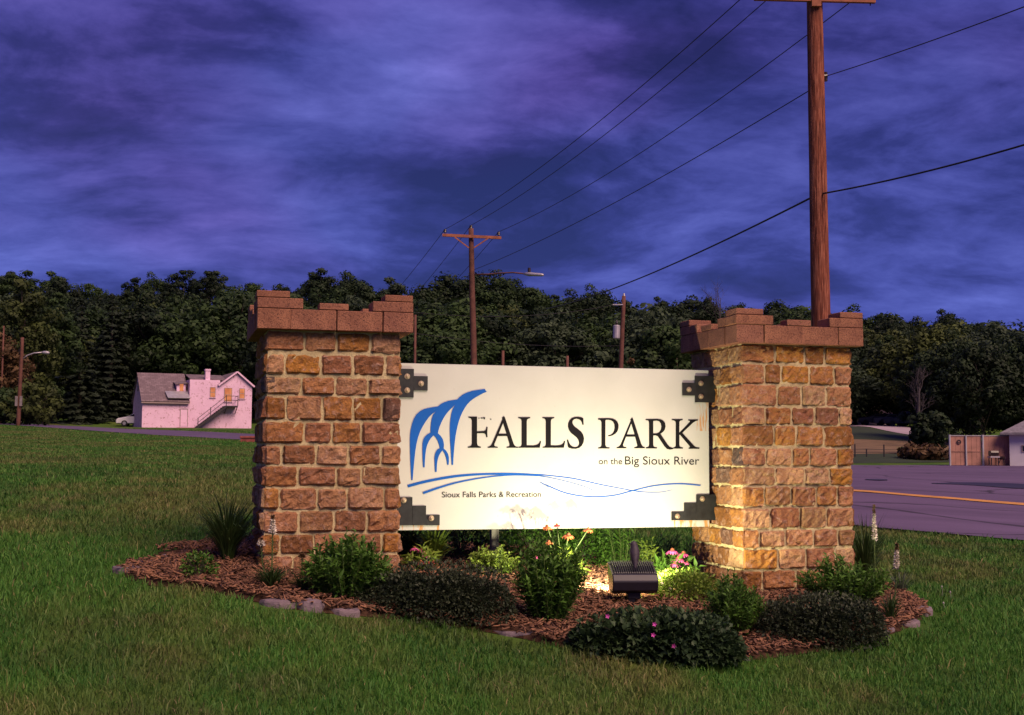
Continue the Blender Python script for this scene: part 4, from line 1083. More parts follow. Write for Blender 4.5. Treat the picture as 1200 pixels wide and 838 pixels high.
coneflower('magenta pink coneflowers in leafy clump beside the right pillar', b_,
   [(PT(788, 645, dP), 'fl_pink', .050), (PT(801, 648.5, dP), 'fl_pink', .050), (PT(795, 654.5, dP - .06), 'fl_pink', .050), (PT(791, 660.5, dP - .08), 'fl_pink', .045), (PT(805, 659, dP - .04), 'fl_pink', .026)], .21, .20, M['lf_green'], 36)
dQ = S2W(uv_px(492, .45), .45).y
b_ = Vector((PT(493, 690, dQ).x, dQ, H(PT(493, 690, dQ).x, dQ) + .03))
coneflower('dusky pink coneflowers at the foot of the left pillar', b_,
   [(PT(486, 642, dQ), 'fl_pink', .034), (PT(493, 644, dQ), 'fl_pink', .034), (PT(498.5, 650, dQ), 'fl_pink', .030), (PT(493, 658, dQ - .1), 'fl_red', .034), (PT(502, 659, dQ - .1), 'fl_red', .032), (PT(508, 658, dQ - .1), 'fl_red', .024)], .16, .12, M['lf_bright'], 14)
b_ = base_at(797, 706); s_ = mpp(b_)
plant_dome('low_shrub', 'bright yellow green mound lit by the floodlight', 'shrub', b_, 29 * s_, 48 * s_, .20, 2800, .034, .016, M['lf_bright'], 54, lumps=12, shell=.8)

EDGE = []
# edging stones -------------------------------------------------------------
def edging(px, py, w_, dpt, ht, rz, label, seed):
    g = np.random.default_rng(seed); c_ = ground_at(px, py)
    n = 11; th = np.linspace(0, 2 * np.pi, n, endpoint=False) + g.normal(0, .12, n)
    rr = 1 + g.normal(0, .10, n)
    V = []
    ht += .004
    EDGE.append((c_.x, c_.y, max(w_, dpt) + .05))
    for lv, sc_, z in ((0, 1.0, -.05), (1, 1.03, ht * .5), (2, .96, ht * .9), (3, .55, ht)):
        for k in range(n):
            V.append((math.cos(th[k]) * rr[k] * w_ * sc_, math.sin(th[k]) * rr[k] * dpt * sc_, z + g.normal(0, .004)))
    F = []
    for lv in range(3):
        for k in range(n): F.append((lv * n + k, lv * n + (k + 1) % n, (lv + 1) * n + (k + 1) % n, (lv + 1) * n + k))
    F.append(tuple(3 * n + k for k in range(n)))
    me = bpy.data.meshes.new('edging_stone'); me.from_pydata(V, [], F); me.update()
    o = link('edging_stone', me, M['edge']); o.location = c_; o.rotation_euler = (0, 0, rz)
    return tag(o, label, 'stone', 'flat stones edging the bed')
edging(150, 671, .10, .09, .035, .3, 'flat grey edging stone at the far left tip of the bed', 1)
edging(172, 664, .12, .06, .03, .2, 'flat edging stone behind the left tip of the bed', 2)
edging(215, 655.5, .15, .06, .03, .25, 'long edging stone along the back left rim of the bed', 3)
edging(325, 710.5, .10, .06, .035, -.3, 'small edging stone below the spiky plant at the left pillar', 4)
edging(362, 714.5, .105, .065, .05, -.25, 'raised edging stone left of the low dark shrub', 5)
edging(404, 720.5, .10, .05, .03, -.2, 'flat edging stone half under the low dark shrub', 6)
edging(600, 745, .13, .05, .02, -.3, 'sunken edging stone below the middle shrub', 7)
edging(1063, 708, .11, .08, .04, .9, 'flat pale edging stone behind the right tip of the bed', 8)
edging(1075, 719, .12, .085, .045, .6, 'largest pale edging stone at the right tip of the bed', 9)
edging(1063, 733, .11, .06, .03, .4, 'low edging stone before the right tip of the bed', 10)
edging(1037, 741, .07, .05, .025, .2, 'small edging stone beside the low dark shrub at the right pillar', 11)
# a few dry leaves on the mulch at the front
M['dryleaf'] = plain('dry_leaf', (0.30, 0.115, 0.05), 0.8, 0.3, 40, 0.0)
for k, (px, py, lab) in enumerate([(673, 754, 'curled brown leaf on the mulch below the middle shrub'), (686, 749, 'dry leaf on the mulch beside the dark geranium'), (577, 728, 'reddish dry leaf at the right end of the low dark shrub')]):
    c_ = ground_at(px, py); mb = MB()
    mb.add([(-.045, 0, .03), (-.01, -.018, .02), (.04, 0, .035), (-.005, .02, .04), (0, 0, .022)], [(0, 1, 4), (1, 2, 4), (2, 3, 4), (3, 0, 4)])
    o = mb.build('fallen_leaf', M['dryleaf']); o.location = (c_.x, c_.y, c_.z + .03); o.rotation_euler = (.1, .1, k * 1.1); tag(o, lab, 'leaf', 'fallen leaves on the bed')

# ================================================================== POLES AND WIRES
def catenary(a_, b_, sag, n=24):
    a_, b_ = Vector(a_), Vector(b_)
    return [a_.lerp(b_, s) - Vector((0, 0, sag * 4 * s * (1 - s))) for s in np.linspace(0, 1, n)]
def wire(label, pts, rad):
    mb = MB(); mb.tube(pts, rad, 5); o = mb.build('overhead_wire', M['wire'], None, True)
    return tag(o, label, 'wire', 'overhead wires')
def insulator(parent, p_, s_=1.0):
    p_ = Vector(p_); mb = MB()
    mb.tube([p_, p_ + Vector((0, 0, .06 * s_)), p_ + Vector((0, 0, .07 * s_)), p_ + Vector((0, 0, .13 * s_)), p_ + Vector((0, 0, .15 * s_)), p_ + Vector((0, 0, .22 * s_)), p_ + Vector((0, 0, .24 * s_))],
            [.025 * s_, .025 * s_, .085 * s_, .07 * s_, .085 * s_, .06 * s_, .02 * s_], 10)
    return mb.build('insulator', M['insul'], parent)
def pole_mesh(b_, t_, r0, r1, parent, n=14):
    b_, t_ = Vector(b_), Vector(t_); mb = MB(); k = 12
    mt_p = M['pole'] if r0 > .2 else M['pole_far']
    mb.tube([b_.lerp(t_, s) + Vector((random.uniform(-.006, .006), random.uniform(-.006, .006), 0)) for s in np.linspace(0, 1, k)], [r0 + (r1 - r0) * s for s in np.linspace(0, 1, k)], n)
    return mb.build('pole', mt_p, parent, True)
# near pole, right
dB = 25.0; sB = dB / FPX
pb = PT(963.0, 420, dB); pt = PT(954.5, -6, dB)
gz = H(pb.x, pb.y); slope = (pt - pb) / (pt.z - pb.z)
base = pb - slope * (pb.z - gz)
big = tag(empty('utility_pole', base), 'tall reddish wooden utility pole rising behind the right pillar', 'utility pole', 'wooden utility poles')
top = pt + slope * 0.55
pole_mesh((0, 0, -.4), top - base, .21, .155, big, 20)
ca = PT(884, -3, dB - .25) - base; cb = PT(1025.5, 0.5, dB - .12) - base
caB = MB(); du = (cb - ca).normalized(); dv = Vector((-du.y, du.x, 0)).normalized()
def beam(mb, a_, b_, w_, h_):
    a_, b_ = Vector(a_), Vector(b_); d_ = (b_ - a_).normalized(); s_ = d_.cross(Vector((0, 0, 1))).normalized() * w_ / 2; u_ = s_.cross(d_).normalized() * h_ / 2
    V = [a_ - s_ - u_, a_ + s_ - u_, a_ + s_ + u_, a_ - s_ + u_, b_ - s_ - u_, b_ + s_ - u_, b_ + s_ + u_, b_ - s_ + u_]
    return mb.add(V, [(3, 2, 1, 0), (4, 5, 6, 7), (0, 1, 5, 4), (1, 2, 6, 5), (2, 3, 7, 6), (3, 0, 4, 7)])
beam(caB, ca, cb, .09, .115); caB.build('crossarm', M['crossarm'], big)
pl = MB(); beam(pl, PT(954, -12, dB - .26) - base, PT(955.2, 8, dB - .26) - base, .2, .2)
pl = MB(); q = PT(956, 1, dB - .2) - base; pl.box((q.x - .09, q.y - .05, q.z - .12), (q.x + .10, q.y + .03, q.z + .12)); pl.build('arm_plate', M['crossarm'], big)
i1 = ca + Vector((.06, 0, .06)); i3 = cb + Vector((-.10, 0, .06)); i2 = top - base
for q in (i1, i3, i2): insulator(big, q)
bt = MB(); q = cb + Vector((-.10, 0, -.06)); bt.tube([q, q - Vector((0, 0, .05))], .012, 6); bt.build('bolt', M['insul'], big)
# side clevis with wire, right of pole
q = PT(967, 90, dB) - base; mb = MB(); mb.tube([q + Vector((-.12, 0, 0)), q + Vector((-.03, 0, 0)), q + Vector((.04, 0, 0))], [.02, .06, .055], 10); mb.tube([q + Vector((0, 0, -.09)), q + Vector((0, 0, .09))], .05, 8); mb.build('clevis', M['insul'], big)
wtop = [base + i1 + Vector((0, 0, .22)), base + i2 + Vector((0, 0, .22)), base + i3 + Vector((0, 0, .22))]
# second pole, middle distance
d2 = 52.0; s2 = d2 / FPX
p2t = PT(551.8, 268, d2); p2b = PT(555.5, 430, d2); sl = (p2t - p2b) / (p2t.z - p2b.z); gz = H(p2b.x, p2b.y); base2 = p2b - sl * (p2b.z - gz)
pole2 = tag(empty('utility_pole', base2), 'wooden utility pole with crossarm and street lamp behind the sign', 'utility pole', 'wooden utility poles')
pole_mesh((0, 0, -.4), p2t - base2, .155, .105, pole2, 12)
ca2 = PT(518.5, 275.5, d2 - .2) - base2; cb2 = PT(587.5, 278.8, d2 - .2) - base2
mb = MB(); beam(mb, ca2, cb2, .10, .115); mb.build('crossarm', M['crossarm'], pole2)
for xa in (533, 574):
    mb = MB(); beam(mb, PT(xa, 278, d2 - .26) - base2, PT(552.5 + (3 if xa > 552 else -3), 290.5, d2 - .2) - base2, .04, .05); mb.build('brace', M['crossarm'], pole2)
j1 = PT(521.5, 274, d2 - .2) - base2; j3 = PT(584.3, 277, d2 - .2) - base2; j2 = p2t - base2 - Vector((0, 0, .05))
for q in (j1, j3, j2): insulator(pole2, q, .85)
mb = MB(); mb.tube([PT(555, 322, d2) - base2, PT(572, 321.5, d2 - .3) - base2, PT(585, 320.3, d2 - .6) - base2, PT(601, 319.5, d2 - 1) - base2, PT(616, 321, d2 - 1.3) - base2], [.036, .033, .03, .03, .03], 8); mb.build('lamp_arm', M['pole_far'], pole2, True)
la = PT(614, 321, d2 - 1.3) - base2; lb = PT(637, 322.3, d2 - 1.7) - base2
mb = MB(); mb.tube([la, la.lerp(lb, .25), la.lerp(lb, .5), la.lerp(lb, .9), lb], [.05, .09, .075, .065, .04], 10); lh = mb.build('lamp_head', M['steel'], pole2, True)
mb = MB(); q = la.lerp(lb, .27); mb.tube([q + Vector((0, 0, .1)), q + Vector((0, 0, .26))], [.07, .06], 8); mb.build('photocell', M['insul'], lh)
v2 = [base2 + j1 + Vector((0, 0, .19)), base2 + j2 + Vector((0, 0, .19)), base2 + j3 + Vector((0, 0, .19))]
names = ['leftmost', 'second', 'third']
wire('uppermost of the overhead wires climbing from the distant crossarm to the upper right', catenary(v2[0], wtop[0], .42), .011)
wire('second overhead wire climbing from the distant pole top to the upper right', catenary(v2[1], wtop[1], .42), .011)
wire('third overhead wire running from the crossarm right end to the near pole', catenary(v2[2], wtop[2], .45), .011)
n4 = PT(966, 90, dB); n4b = PT(947, 106, dB)
wire('fourth overhead wire meeting the near pole high on its left side', catenary(PT(556, 316, d2), PT(952, 104, dB), .25), .011)
wire('thin overhead wire leaving the near pole to the upper right corner', catenary(n4, PT(1330, -42, 16.0), .05), .010)
wire('thick cable crossing behind the near pole low in the sky', catenary(PT(640, 362, 62), PT(958, 228, dB), .30, 30), .022)
wire('thick cable running right from the near pole to the frame edge', catenary(PT(958, 228, dB), PT(1400, 105, 17.0), .14), .018)
for k, (q, e_) in enumerate([(v2[0], PT(400, 404, 96)), (v2[1], PT(428, 402, 96)), (v2[2], PT(448, 406, 96))]):
    wire(['wire falling left from the distant crossarm left end to the trees', 'wire falling left from the distant pole top to the trees', 'wire falling left from the distant crossarm right end behind the pole'][k], catenary(q, e_, .45), .012)
# transformer pole
d3 = 70.0
p3t = PT(731, 347, d3); p3b = PT(727.5, 430, d3); sl = (p3t - p3b) / (p3t.z - p3b.z); base3 = p3b - sl * (p3b.z - H(p3b.x, p3b.y))
pole3 = tag(empty('utility_pole', base3), 'wooden pole carrying a grey transformer can above the sign', 'utility pole', 'wooden utility poles')
pole_mesh((0, 0, -.3), p3t - base3, .17, .11, pole3, 10)
mb = MB(); q = PT(722.7, 381, d3 - .1) - base3; e_ = PT(722.3, 397, d3 - .1) - base3; mb.tube([e_, e_ + Vector((0, 0, .04)), q - Vector((0, 0, .05)), q], [.17, .2, .2, .15], 14); tf = mb.build('transformer', M['steel'], pole3, False)
mb = MB(); mb.tube([q, q + Vector((0, 0, .12)), q + Vector((0, 0, .28))], [.05, .07, .03], 8); mb.build('bushing', M['insul'], tf)
mb = MB(); beam(mb, PT(718, 357, d3 - .1) - base3, PT(730, 357, d3 - .1) - base3, .05, .06); mb.build('bracket_arm', M['steel'], pole3)
mb = MB(); q = PT(731.2, 348, d3) - base3; mb.tube([q, q + Vector((0, 0, .2))], [.09, .05], 8); mb.build('pole_cap', M['steel'], pole3)
wire('slack wire from the left pillar top to the transformer pole', catenary(PT(440, 360, 60), PT(718, 357.5, d3), .55), .013)
wire('lower slack wire crossing the trees above the sign', catenary(PT(440, 383, 60), PT(728, 405, d3), .35), .013)
for px, py, d_, lab in [(486.8, 369, 52, 'thin wooden post seen right of the left pillar cap'), (589.5, 411, 46, 'short wooden post showing above the middle of the sign'), (665, 417, 46, 'short dark post showing above the sign left of the transformer pole')]:
    q = PT(px, py, d_); g_ = Vector((q.x, q.y, H(q.x, q.y)))
    mb = MB(); mb.tube([(0, 0, -.2), (0, 0, (q.z - g_.z) * .5), (0, 0, q.z - g_.z)], [.06, .055, .05], 8); o = mb.build('wooden_post', M['pole_far'], None, True); o.location = g_; tag(o, lab, 'post', 'wooden posts behind the sign')
# left street lamp
dl = 96.0; tpl = PT(26.3, 395.5, dl); bl = PT(21.0, 502, dl); basel = Vector((bl.x, bl.y, H(bl.x, bl.y)))
lamp = tag(empty('street_lamp', basel), 'wooden pole with a curved street lamp arm at the left edge', 'street lamp')
pole_mesh((0, 0, -.3), tpl - basel, .16, .12, lamp, 10)
mb = MB(); mb.tube([PT(26, 421, dl) - basel, PT(32, 416.5, dl) - basel, PT(40, 413.8, dl) - basel, PT(50, 413, dl) - basel], .05, 8); mb.build('lamp_arm', M['steel'], lamp, True)
mb = MB(); a_ = PT(49, 413, dl) - basel; b2 = PT(58, 413.6, dl) - basel; mb.tube([a_, a_.lerp(b2, .3), a_.lerp(b2, .8), b2], [.06, .13, .12, .05], 8); mb.build('lamp_head', M['steel'], lamp, True)
for sx_ in (19.2, 24.5):
    q = PT(sx_, 470, dl - .2) - basel; mb = MB(); mb.box((q.x - .09, q.y - .05, q.z - .38), (q.x + .09, q.y + .05, q.z + .38)); mb.build('meter_box', plain('meter_grey', (.2, .17, .17), .7), lamp)
q = PT(4.5, 382, 110); g_ = Vector((q.x, q.y, H(q.x, q.y))); mb = MB(); mb.tube([(0, 0, -.2), (0, 0, q.z - g_.z)], [.09, .07], 8); o = mb.build('utility_pole', M['pole_far'], None, True); o.location = g_; tag(o, 'distant wooden pole against the trees at the far left edge', 'utility pole', 'wooden utility poles')

# ================================================================== WHITE HOUSE
mt, t, p = new_mat('peeling_white_brick')
co = t.node('ShaderNodeTexCoord').outputs['Object']
n1 = t.noise(co, 1.1, 5, 0.65); n2 = t.noise(co, 4.5, 5, 0.7); n3 = t.noise(co, 1.6, 3, 0.5)
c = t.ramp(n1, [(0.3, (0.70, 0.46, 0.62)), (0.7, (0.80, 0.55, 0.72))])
pm = t.math('MULTIPLY', t.ramp(n2, [(0.54, 0.0), (0.60, 1.0)]), t.ramp(n3, [(0.44, 0.0), (0.56, 1.0)]))
c = t.mix(t.math('MULTIPLY', pm, 0.75), c, (0.28, 0.14, 0.12))
t.link(c, p.inputs['Base Color']); p.inputs['Roughness'].default_value = 0.85
bump(t, p, n2, 0.3, 0.02)
M['whitewall'] = mt
mt, t, p = new_mat('roof_shingle')
co = t.node('ShaderNodeTexCoord').outputs['Object']
br = t.node('ShaderNodeTexBrick'); br.inputs['Scale'].default_value = 1.0; br.inputs['Brick Width'].default_value = 0.45; br.inputs['Row Height'].default_value = 0.2; br.inputs['Mortar Size'].default_value = 0.012
br.inputs['Color1'].default_value = (0.145, 0.105, 0.115, 1); br.inputs['Color2'].default_value = (0.24, 0.18, 0.195, 1); br.inputs['Mortar'].default_value = (0.06, 0.04, 0.05, 1)
t.link(co, br.inputs['Vector'])
n1 = t.noise(co, 1.5, 5, .6)
c = t.mix(t.ramp(n1, [(.35, 0), (.7, .6)]), br.outputs['Color'], (0.10, 0.07, 0.08))
t.link(c, p.inputs['Base Color']); p.inputs['Roughness'].default_value = 0.9
M['shingle'] = mt
M['trim'] = plain('house_trim', (0.30, 0.23, 0.22), 0.8, 0.3, 3, 0.1)
M['darkmetal'] = plain('dark_stair_iron', (0.022, 0.018, 0.024), 0.6, 0.3, 4, 0.1)
mw, t, p = new_mat('sunset_glow_window'); p.inputs['Base Color'].default_value = (0.06, 0.035, 0.02, 1); p.inputs['Roughness'].default_value = 0.15  # orange glow painted into the panes for the sunset they reflect
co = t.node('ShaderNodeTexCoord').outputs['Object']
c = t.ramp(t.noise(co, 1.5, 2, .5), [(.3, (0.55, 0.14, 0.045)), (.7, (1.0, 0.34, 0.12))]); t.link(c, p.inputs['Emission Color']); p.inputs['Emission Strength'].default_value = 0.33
M['glowwin'] = mw
M['glass'] = plain('dark_glass', (0.02, 0.02, 0.03), 0.1, 0.1, 2, 0.0)
HD = 125.0; HPHI = R(24)
hb = PT(166, 503.4, HD); HZ = hb.z
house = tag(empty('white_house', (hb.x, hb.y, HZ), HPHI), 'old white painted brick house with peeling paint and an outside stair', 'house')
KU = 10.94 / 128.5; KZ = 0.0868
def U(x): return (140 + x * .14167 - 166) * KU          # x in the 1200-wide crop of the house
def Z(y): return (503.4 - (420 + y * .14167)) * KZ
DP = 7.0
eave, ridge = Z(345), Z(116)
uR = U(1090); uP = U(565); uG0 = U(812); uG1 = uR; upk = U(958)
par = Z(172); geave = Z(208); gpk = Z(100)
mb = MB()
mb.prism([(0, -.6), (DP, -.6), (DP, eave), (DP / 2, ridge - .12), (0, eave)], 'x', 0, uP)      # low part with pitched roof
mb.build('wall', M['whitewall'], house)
mb = MB()
mb.prism([(uP + .003, -.6), (uR, -.6), (uR, geave - .05), (upk, gpk - .10), (uG0 + .1, geave + .1), (uG0 + .05, par), (uP + .003, par)], 'y', -.01, DP - .02)
mb.build('front_wall', M['whitewall'], house)
# roofs
def slab(mb, a_, b_, c_, d_, th):
    P4 = [Vector(q) for q in (a_, b_, c_, d_)]; nn = (P4[1] - P4[0]).cross(P4[3] - P4[0]).normalized() * th
    V = P4 + [q + nn for q in P4]
    mb.add(V, [(3, 2, 1, 0), (4, 5, 6, 7), (0, 1, 5, 4), (1, 2, 6, 5), (2, 3, 7, 6), (3, 0, 4, 7)])
sl_ = (ridge - eave) / (DP / 2)
mb = MB()
slab(mb, (-.15, -.3, eave - .3 * sl_), (uP - .003, -.3, eave - .3 * sl_), (uP - .003, DP / 2, ridge), (-.15, DP / 2, ridge), .10)
slab(mb, (uP - .003, DP + .3, eave - .3 * sl_), (-.15, DP + .3, eave - .3 * sl_), (-.15, DP / 2, ridge), (uP - .003, DP / 2, ridge), .10)
rf = mb.build('roof', M['shingle'], house)
mb = MB(); slab(mb, (uP + .1, .5, par + .02), (uG0 + .8, .5, par + .02), (uG0 + .8, DP / 2, ridge - .05), (uP + .1, DP / 2, ridge - .05), .09); mb.build('rear_roof', M['shingle'], house)
mb = MB()
slab(mb, (uG0 - .12, DP, geave - .06), (uG0 - .12, -.25, geave - .06), (upk, -.25, gpk), (upk, DP, gpk), .09)
slab(mb, (uG1 + .18, -.25, geave - .12), (uG1 + .18, DP, geave - .12), (upk, DP, gpk), (upk, -.25, gpk), .09)
mb.build('gable_roof', M['shingle'], house)
mb = MB()
beam(mb, (uG0 - .14, -.28, geave - .10), (upk, -.28, gpk + .02), .05, .16); beam(mb, (upk, -.29, gpk + .02), (uG1 + .2, -.29, geave - .16), .05, .16); mb.build('barge_board', M['whitewall'], house)
mb = MB(); mb.box((-.15, -.34, eave - .3 * sl_ - .12), (uP - .01, -.26, eave - .3 * sl_ - .01)); mb.build('gutter', M['trim'], house)
cu0, cu1 = U(698), U(737)
mb = MB(); mb.box((cu0, .25, par - .3), (cu1, .8, Z(95))); mb.box((cu0 - .05, .2, Z(95)), (cu1 + .05, .85, Z(80))); mb.build('chimney', M['whitewall'], house)
# dormer and the small lean-to roof below it
y0_ = 0.9
mb = MB(); mb.box((U(470), y0_, Z(275)), (U(545), y0_ + 1.6, Z(205))); dm = mb.build('dormer', M['whitewall'], house)
mb = MB(); slab(mb, (U(455), y0_ - .2, Z(212)), (U(562), y0_ - .2, Z(204)), (U(562), y0_ + 1.9, Z(180)), (U(455), y0_ + 1.9, Z(186)), .08); mb.build('dormer_roof', M['shingle'], dm)
mb = MB(); mb.box((U(495), y0_ - .03, Z(265)), (U(525), y0_ - .005, Z(203))); mb.build('window', M['glowwin'], dm)
mb = MB(); slab(mb, (U(385), -.36, Z(333)), (U(567), -.36, Z(333)), (U(560), .75, Z(275)), (U(372), .75, Z(275)), .08); mb.build('porch_roof', M['steel'], house)
def window(x0, y0, x1, y1, name='window', lit=True, mull=True):  # lit: panes with the painted sunset glow instead of dark glass
    a_, b_, c_, d_ = U(x0), Z(y1), U(x1), Z(y0)
    mb = MB(); mb.box((a_ - .06, -.06, b_ - .06), (c_ + .06, -.012, b_)); mb.box((a_ - .06, -.06, d_), (c_ + .06, -.012, d_ + .06)); mb.box((a_ - .06, -.06, b_), (a_, -.012, d_)); mb.box((c_, -.06, b_), (c_ + .06, -.012, d_))
    if mull: mb.box((a_, -.05, (b_ + d_) / 2 - .03), (c_, -.014, (b_ + d_) / 2 + .03))
    w_ = mb.build(name, M['trim'], house)
    mb = MB(); mb.box((a_, -.035, b_), (c_, -.02, d_)); mb.build('pane', M['glowwin'] if lit else M['glass'], w_)
    mb = MB(); mb.box((a_ - .1, -.12, b_ - .12), (c_ + .1, -.011, b_ - .062)); mb.build('sill', M['whitewall'], w_)
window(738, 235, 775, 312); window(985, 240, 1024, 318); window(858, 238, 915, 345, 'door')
a_, b_, c_, d_ = U(490), Z(560), U(555), Z(418)
mb = MB(); mb.box((a_, -.05, b_), (a_ + .06, -.012, d_)); mb.box((c_ - .06, -.05, b_), (c_, -.012, d_)); mb.box((a_, -.06, d_), (c_, -.012, d_ + .06)); bd = mb.build('blocked_door', M['trim'], house)
mb = MB(); mb.box((a_ + .06, -.03, b_), (c_ - .06, -.013, d_)); mb.build('infill', M['whitewall'], bd)
# gable-end attic window on the blue side
mb = MB(); mb.box((-.04, DP / 2 - .35, Z(265)), (-.006, DP / 2 + .35, Z(190))); mb.build('attic_window', M['trim'], house)
# outside stair
st = empty('stair', (0, 0, 0)); st.parent = house
la0, la1, lz = U(855), U(952), Z(385)
mb = MB(); mb.box((la0, -1.15, lz - .14), (la1, -.02, lz)); mb.build('landing', M['darkmetal'], st)
for x_ in (la0 + .05, la1 - .05):
    mb = MB(); beam(mb, (x_, -1.1, lz - .1), (x_, -.05, lz - .75), .07, .07); mb.build('strut', M['darkmetal'], st)
sx0, sz0 = U(595), Z(588)
ns = 15
for y_ in (-1.08, -.12):
    mb = MB(); beam(mb, (sx0, y_, sz0), (la0, y_, lz - .1), .05, .2); mb.build('stringer', M['darkmetal'], st)
for k in range(ns):
    q = (k + .5) / ns; mb = MB(); x_ = sx0 + (la0 - sx0) * q; z_ = sz0 + (lz - sz0) * q; mb.box((x_ - .14, -1.06, z_ - .02), (x_ + .14, -.14, z_ + .03)); mb.build('tread', M['darkmetal'], st)
for h_ in (.55, .98):
    mb = MB(); beam(mb, (sx0 + .3, -1.1, sz0 + h_ + .15), (la0, -1.1, lz + h_), .05, .05); beam(mb, (la0, -1.1, lz + h_), (la1, -1.1, lz + h_), .05, .05); beam(mb, (la1, -1.1, lz + h_), (la1, -.05, lz + h_), .05, .05); mb.build('handrail', M['darkmetal'], st)
for x_, z_ in [(sx0 + .35, sz0 + .1), (sx0 + (la0 - sx0) * .5, sz0 + (lz - sz0) * .5), (la0, lz), (la1, lz)]:
    mb = MB(); mb.box((x_ - .035, -1.13, z_), (x_ + .035, -1.07, z_ + 1.05)); mb.build('rail_post', M['darkmetal'], st)
mb = MB(); mb.box((U(455), -1.5, -.05), (U(590), -.3, .22)); o = mb.build('step', plain('stoop_red', (0.28, 0.07, 0.06), .8), house)
# car nose beside the house
cp = PT(146, 497, 131.0); cz_ = H(cp.x, cp.y)
car = tag(empty('parked_car', (cp.x, cp.y, cz_), R(8)), 'white car parked beside the house, only its nose showing', 'car')
M['carpaint'] = plain('white_car_paint', (0.72, 0.70, 0.72), 0.3, 0.05, 2, 0.0)
M['tyre'] = plain('tyre_rubber', (0.015, 0.014, 0.016), 0.8, 0.2, 8, 0.1)
mb = MB(); prof = [(-.75, .28), (-.78, .62), (-.60, .82), (.35, 1.0), (1.1, 1.38), (2.4, 1.42), (3.2, 1.02), (3.6, .95), (3.65, .3)]
mb.prism(prof, 'y', -.82, .82); body = mb.build('body', M['carpaint'], car, bevel=.07)
mb = MB(); mb.prism([(.45, 1.03), (1.12, 1.33), (2.3, 1.36), (2.95, 1.05)], 'y', -.835, .835); mb.build('window', M['glass'], body)
for x_ in (.1, 2.8):
    for y_ in (-.74, .74):
        mb = MB(); mb.tube([(x_, y_ - .1, .31), (x_, y_ + .1, .31)], .31, 16); wh = mb.build('wheel', M['tyre'], car)
        mb = MB(); mb.tube([(x_, y_ - .112, .31), (x_, y_ + .112, .31)], .18, 12); mb.build('rim', M['steel'], wh)
for y_ in (-.6, .6):
    mb = MB(); mb.box((-.79, y_ - .16, .60), (-.70, y_ + .16, .72)); mb.build('headlight', M['glass'], car)
# red bench-like box beside the left pillar, far lawn
q = PT(290, 521, 58); gz = H(q.x, q.y)
bx = tag(empty('brick_planter', (q.x, q.y, gz), R(5)), 'low dark red brick block on the lawn beside the left pillar', 'planter')
M['redbrick'] = plain('dark_red_brick', (0.22, 0.055, 0.045), .85, .4, 6, .3)
mb = MB(); mb.box((-.28, -.3, -.1), (.75, .3, .16)); mb.build('base', M['redbrick'], bx)
mb = MB(); mb.box((-.32, -.34, .163), (.8, .34, .27)); mb.build('cap', M['redbrick'], bx, bevel=.02)

# ================================================================== RIGHT SIDE
FD = 74.0; ks = FD / FPX
g0 = PT(1113, 543, FD); gz = H(g0.x, g0.y)
fen = tag(empty('board_enclosure', (g0.x, g0.y, gz)), 'pinkish brown board enclosure with double gate and steel posts', 'enclosure')
M['board'] = plain('weathered_brown_board', (0.33, 0.17, 0.125), .85, .25, 2, .2)
M['post_steel'] = plain('pale_gate_post', (0.34, 0.34, 0.36), .6, .15, 3, .05)
h0 = (543 - 508) * ks; wbase = 0
def fx(px): return (px - 1113) * ks
def boards(x0, x1, y_, name='board', z0=.05, h_=None):
    n = max(1, int(round((x1 - x0) / .30))); ww = (x1 - x0) / n
    for k in range(n):
        mb = MB(); mb.box((x0 + k * ww + .006, y_ + random.uniform(-.006, .006), z0), (x0 + (k + 1) * ww - .006, y_ + .03, h_ or h0)); mb.build(name, M['board'], fen)
boards(fx(1114.5), fx(1131.5), 0); boards(fx(1133), fx(1150.5), 0); boards(fx(1153.5), fx(1184), .05)
boards(fx(1184), fx(1184) + 3, 2.0)
for px, w_, hh in [(1113, 1.9, 36.5), (1132, 1.6, 35.5), (1151.7, 2.2, 36.5), (1157.5, 1.2, 35)]:
    mb = MB(); mb.tube([(fx(px), -.07 if px != 1157.5 else .12, -.1), (fx(px), -.07 if px != 1157.5 else .12, hh * ks)], w_ * ks / 2 + .01, 10); mb.build('post', M['post_steel'], fen)
for x0, x1, y_ in [(1114, 1132, -.035), (1132.5, 1151, -.035), (1153, 1184, .02)]:
    mb = MB(); mb.box((fx(x0), y_, h0 + .004), (fx(x1), y_ + .06, h0 + .05)); mb.build('top_rail', M['post_steel'], fen)
for x0, x1 in [(1114.5, 1131), (1133, 1151)]:
    mb = MB(); mb.box((fx(x0), -.03, h0 * .48), (fx(x1), -.005, h0 * .48 + .06)); mb.build('mid_rail', M['board'], fen)
# round emblem on the gate
mb = MB(); mb.tube([(fx(1124), -.03, h0 - .35), (fx(1124), -.05, h0 - .35)], .135, 20); em = mb.build('round_sign', M['insul'], fen)
mb = MB(); mb.box((fx(1124) - .055, -.058, h0 - .355), (fx(1124) - .015, -.052, h0 - .30)); mb.box((fx(1124) + .02, -.058, h0 - .36), (fx(1124) + .05, -.052, h0 - .30)); mb.box((fx(1124) - .04, -.058, h0 - .43), (fx(1124) + .04, -.052, h0 - .41)); mb.build('emblem', M['board'], em)
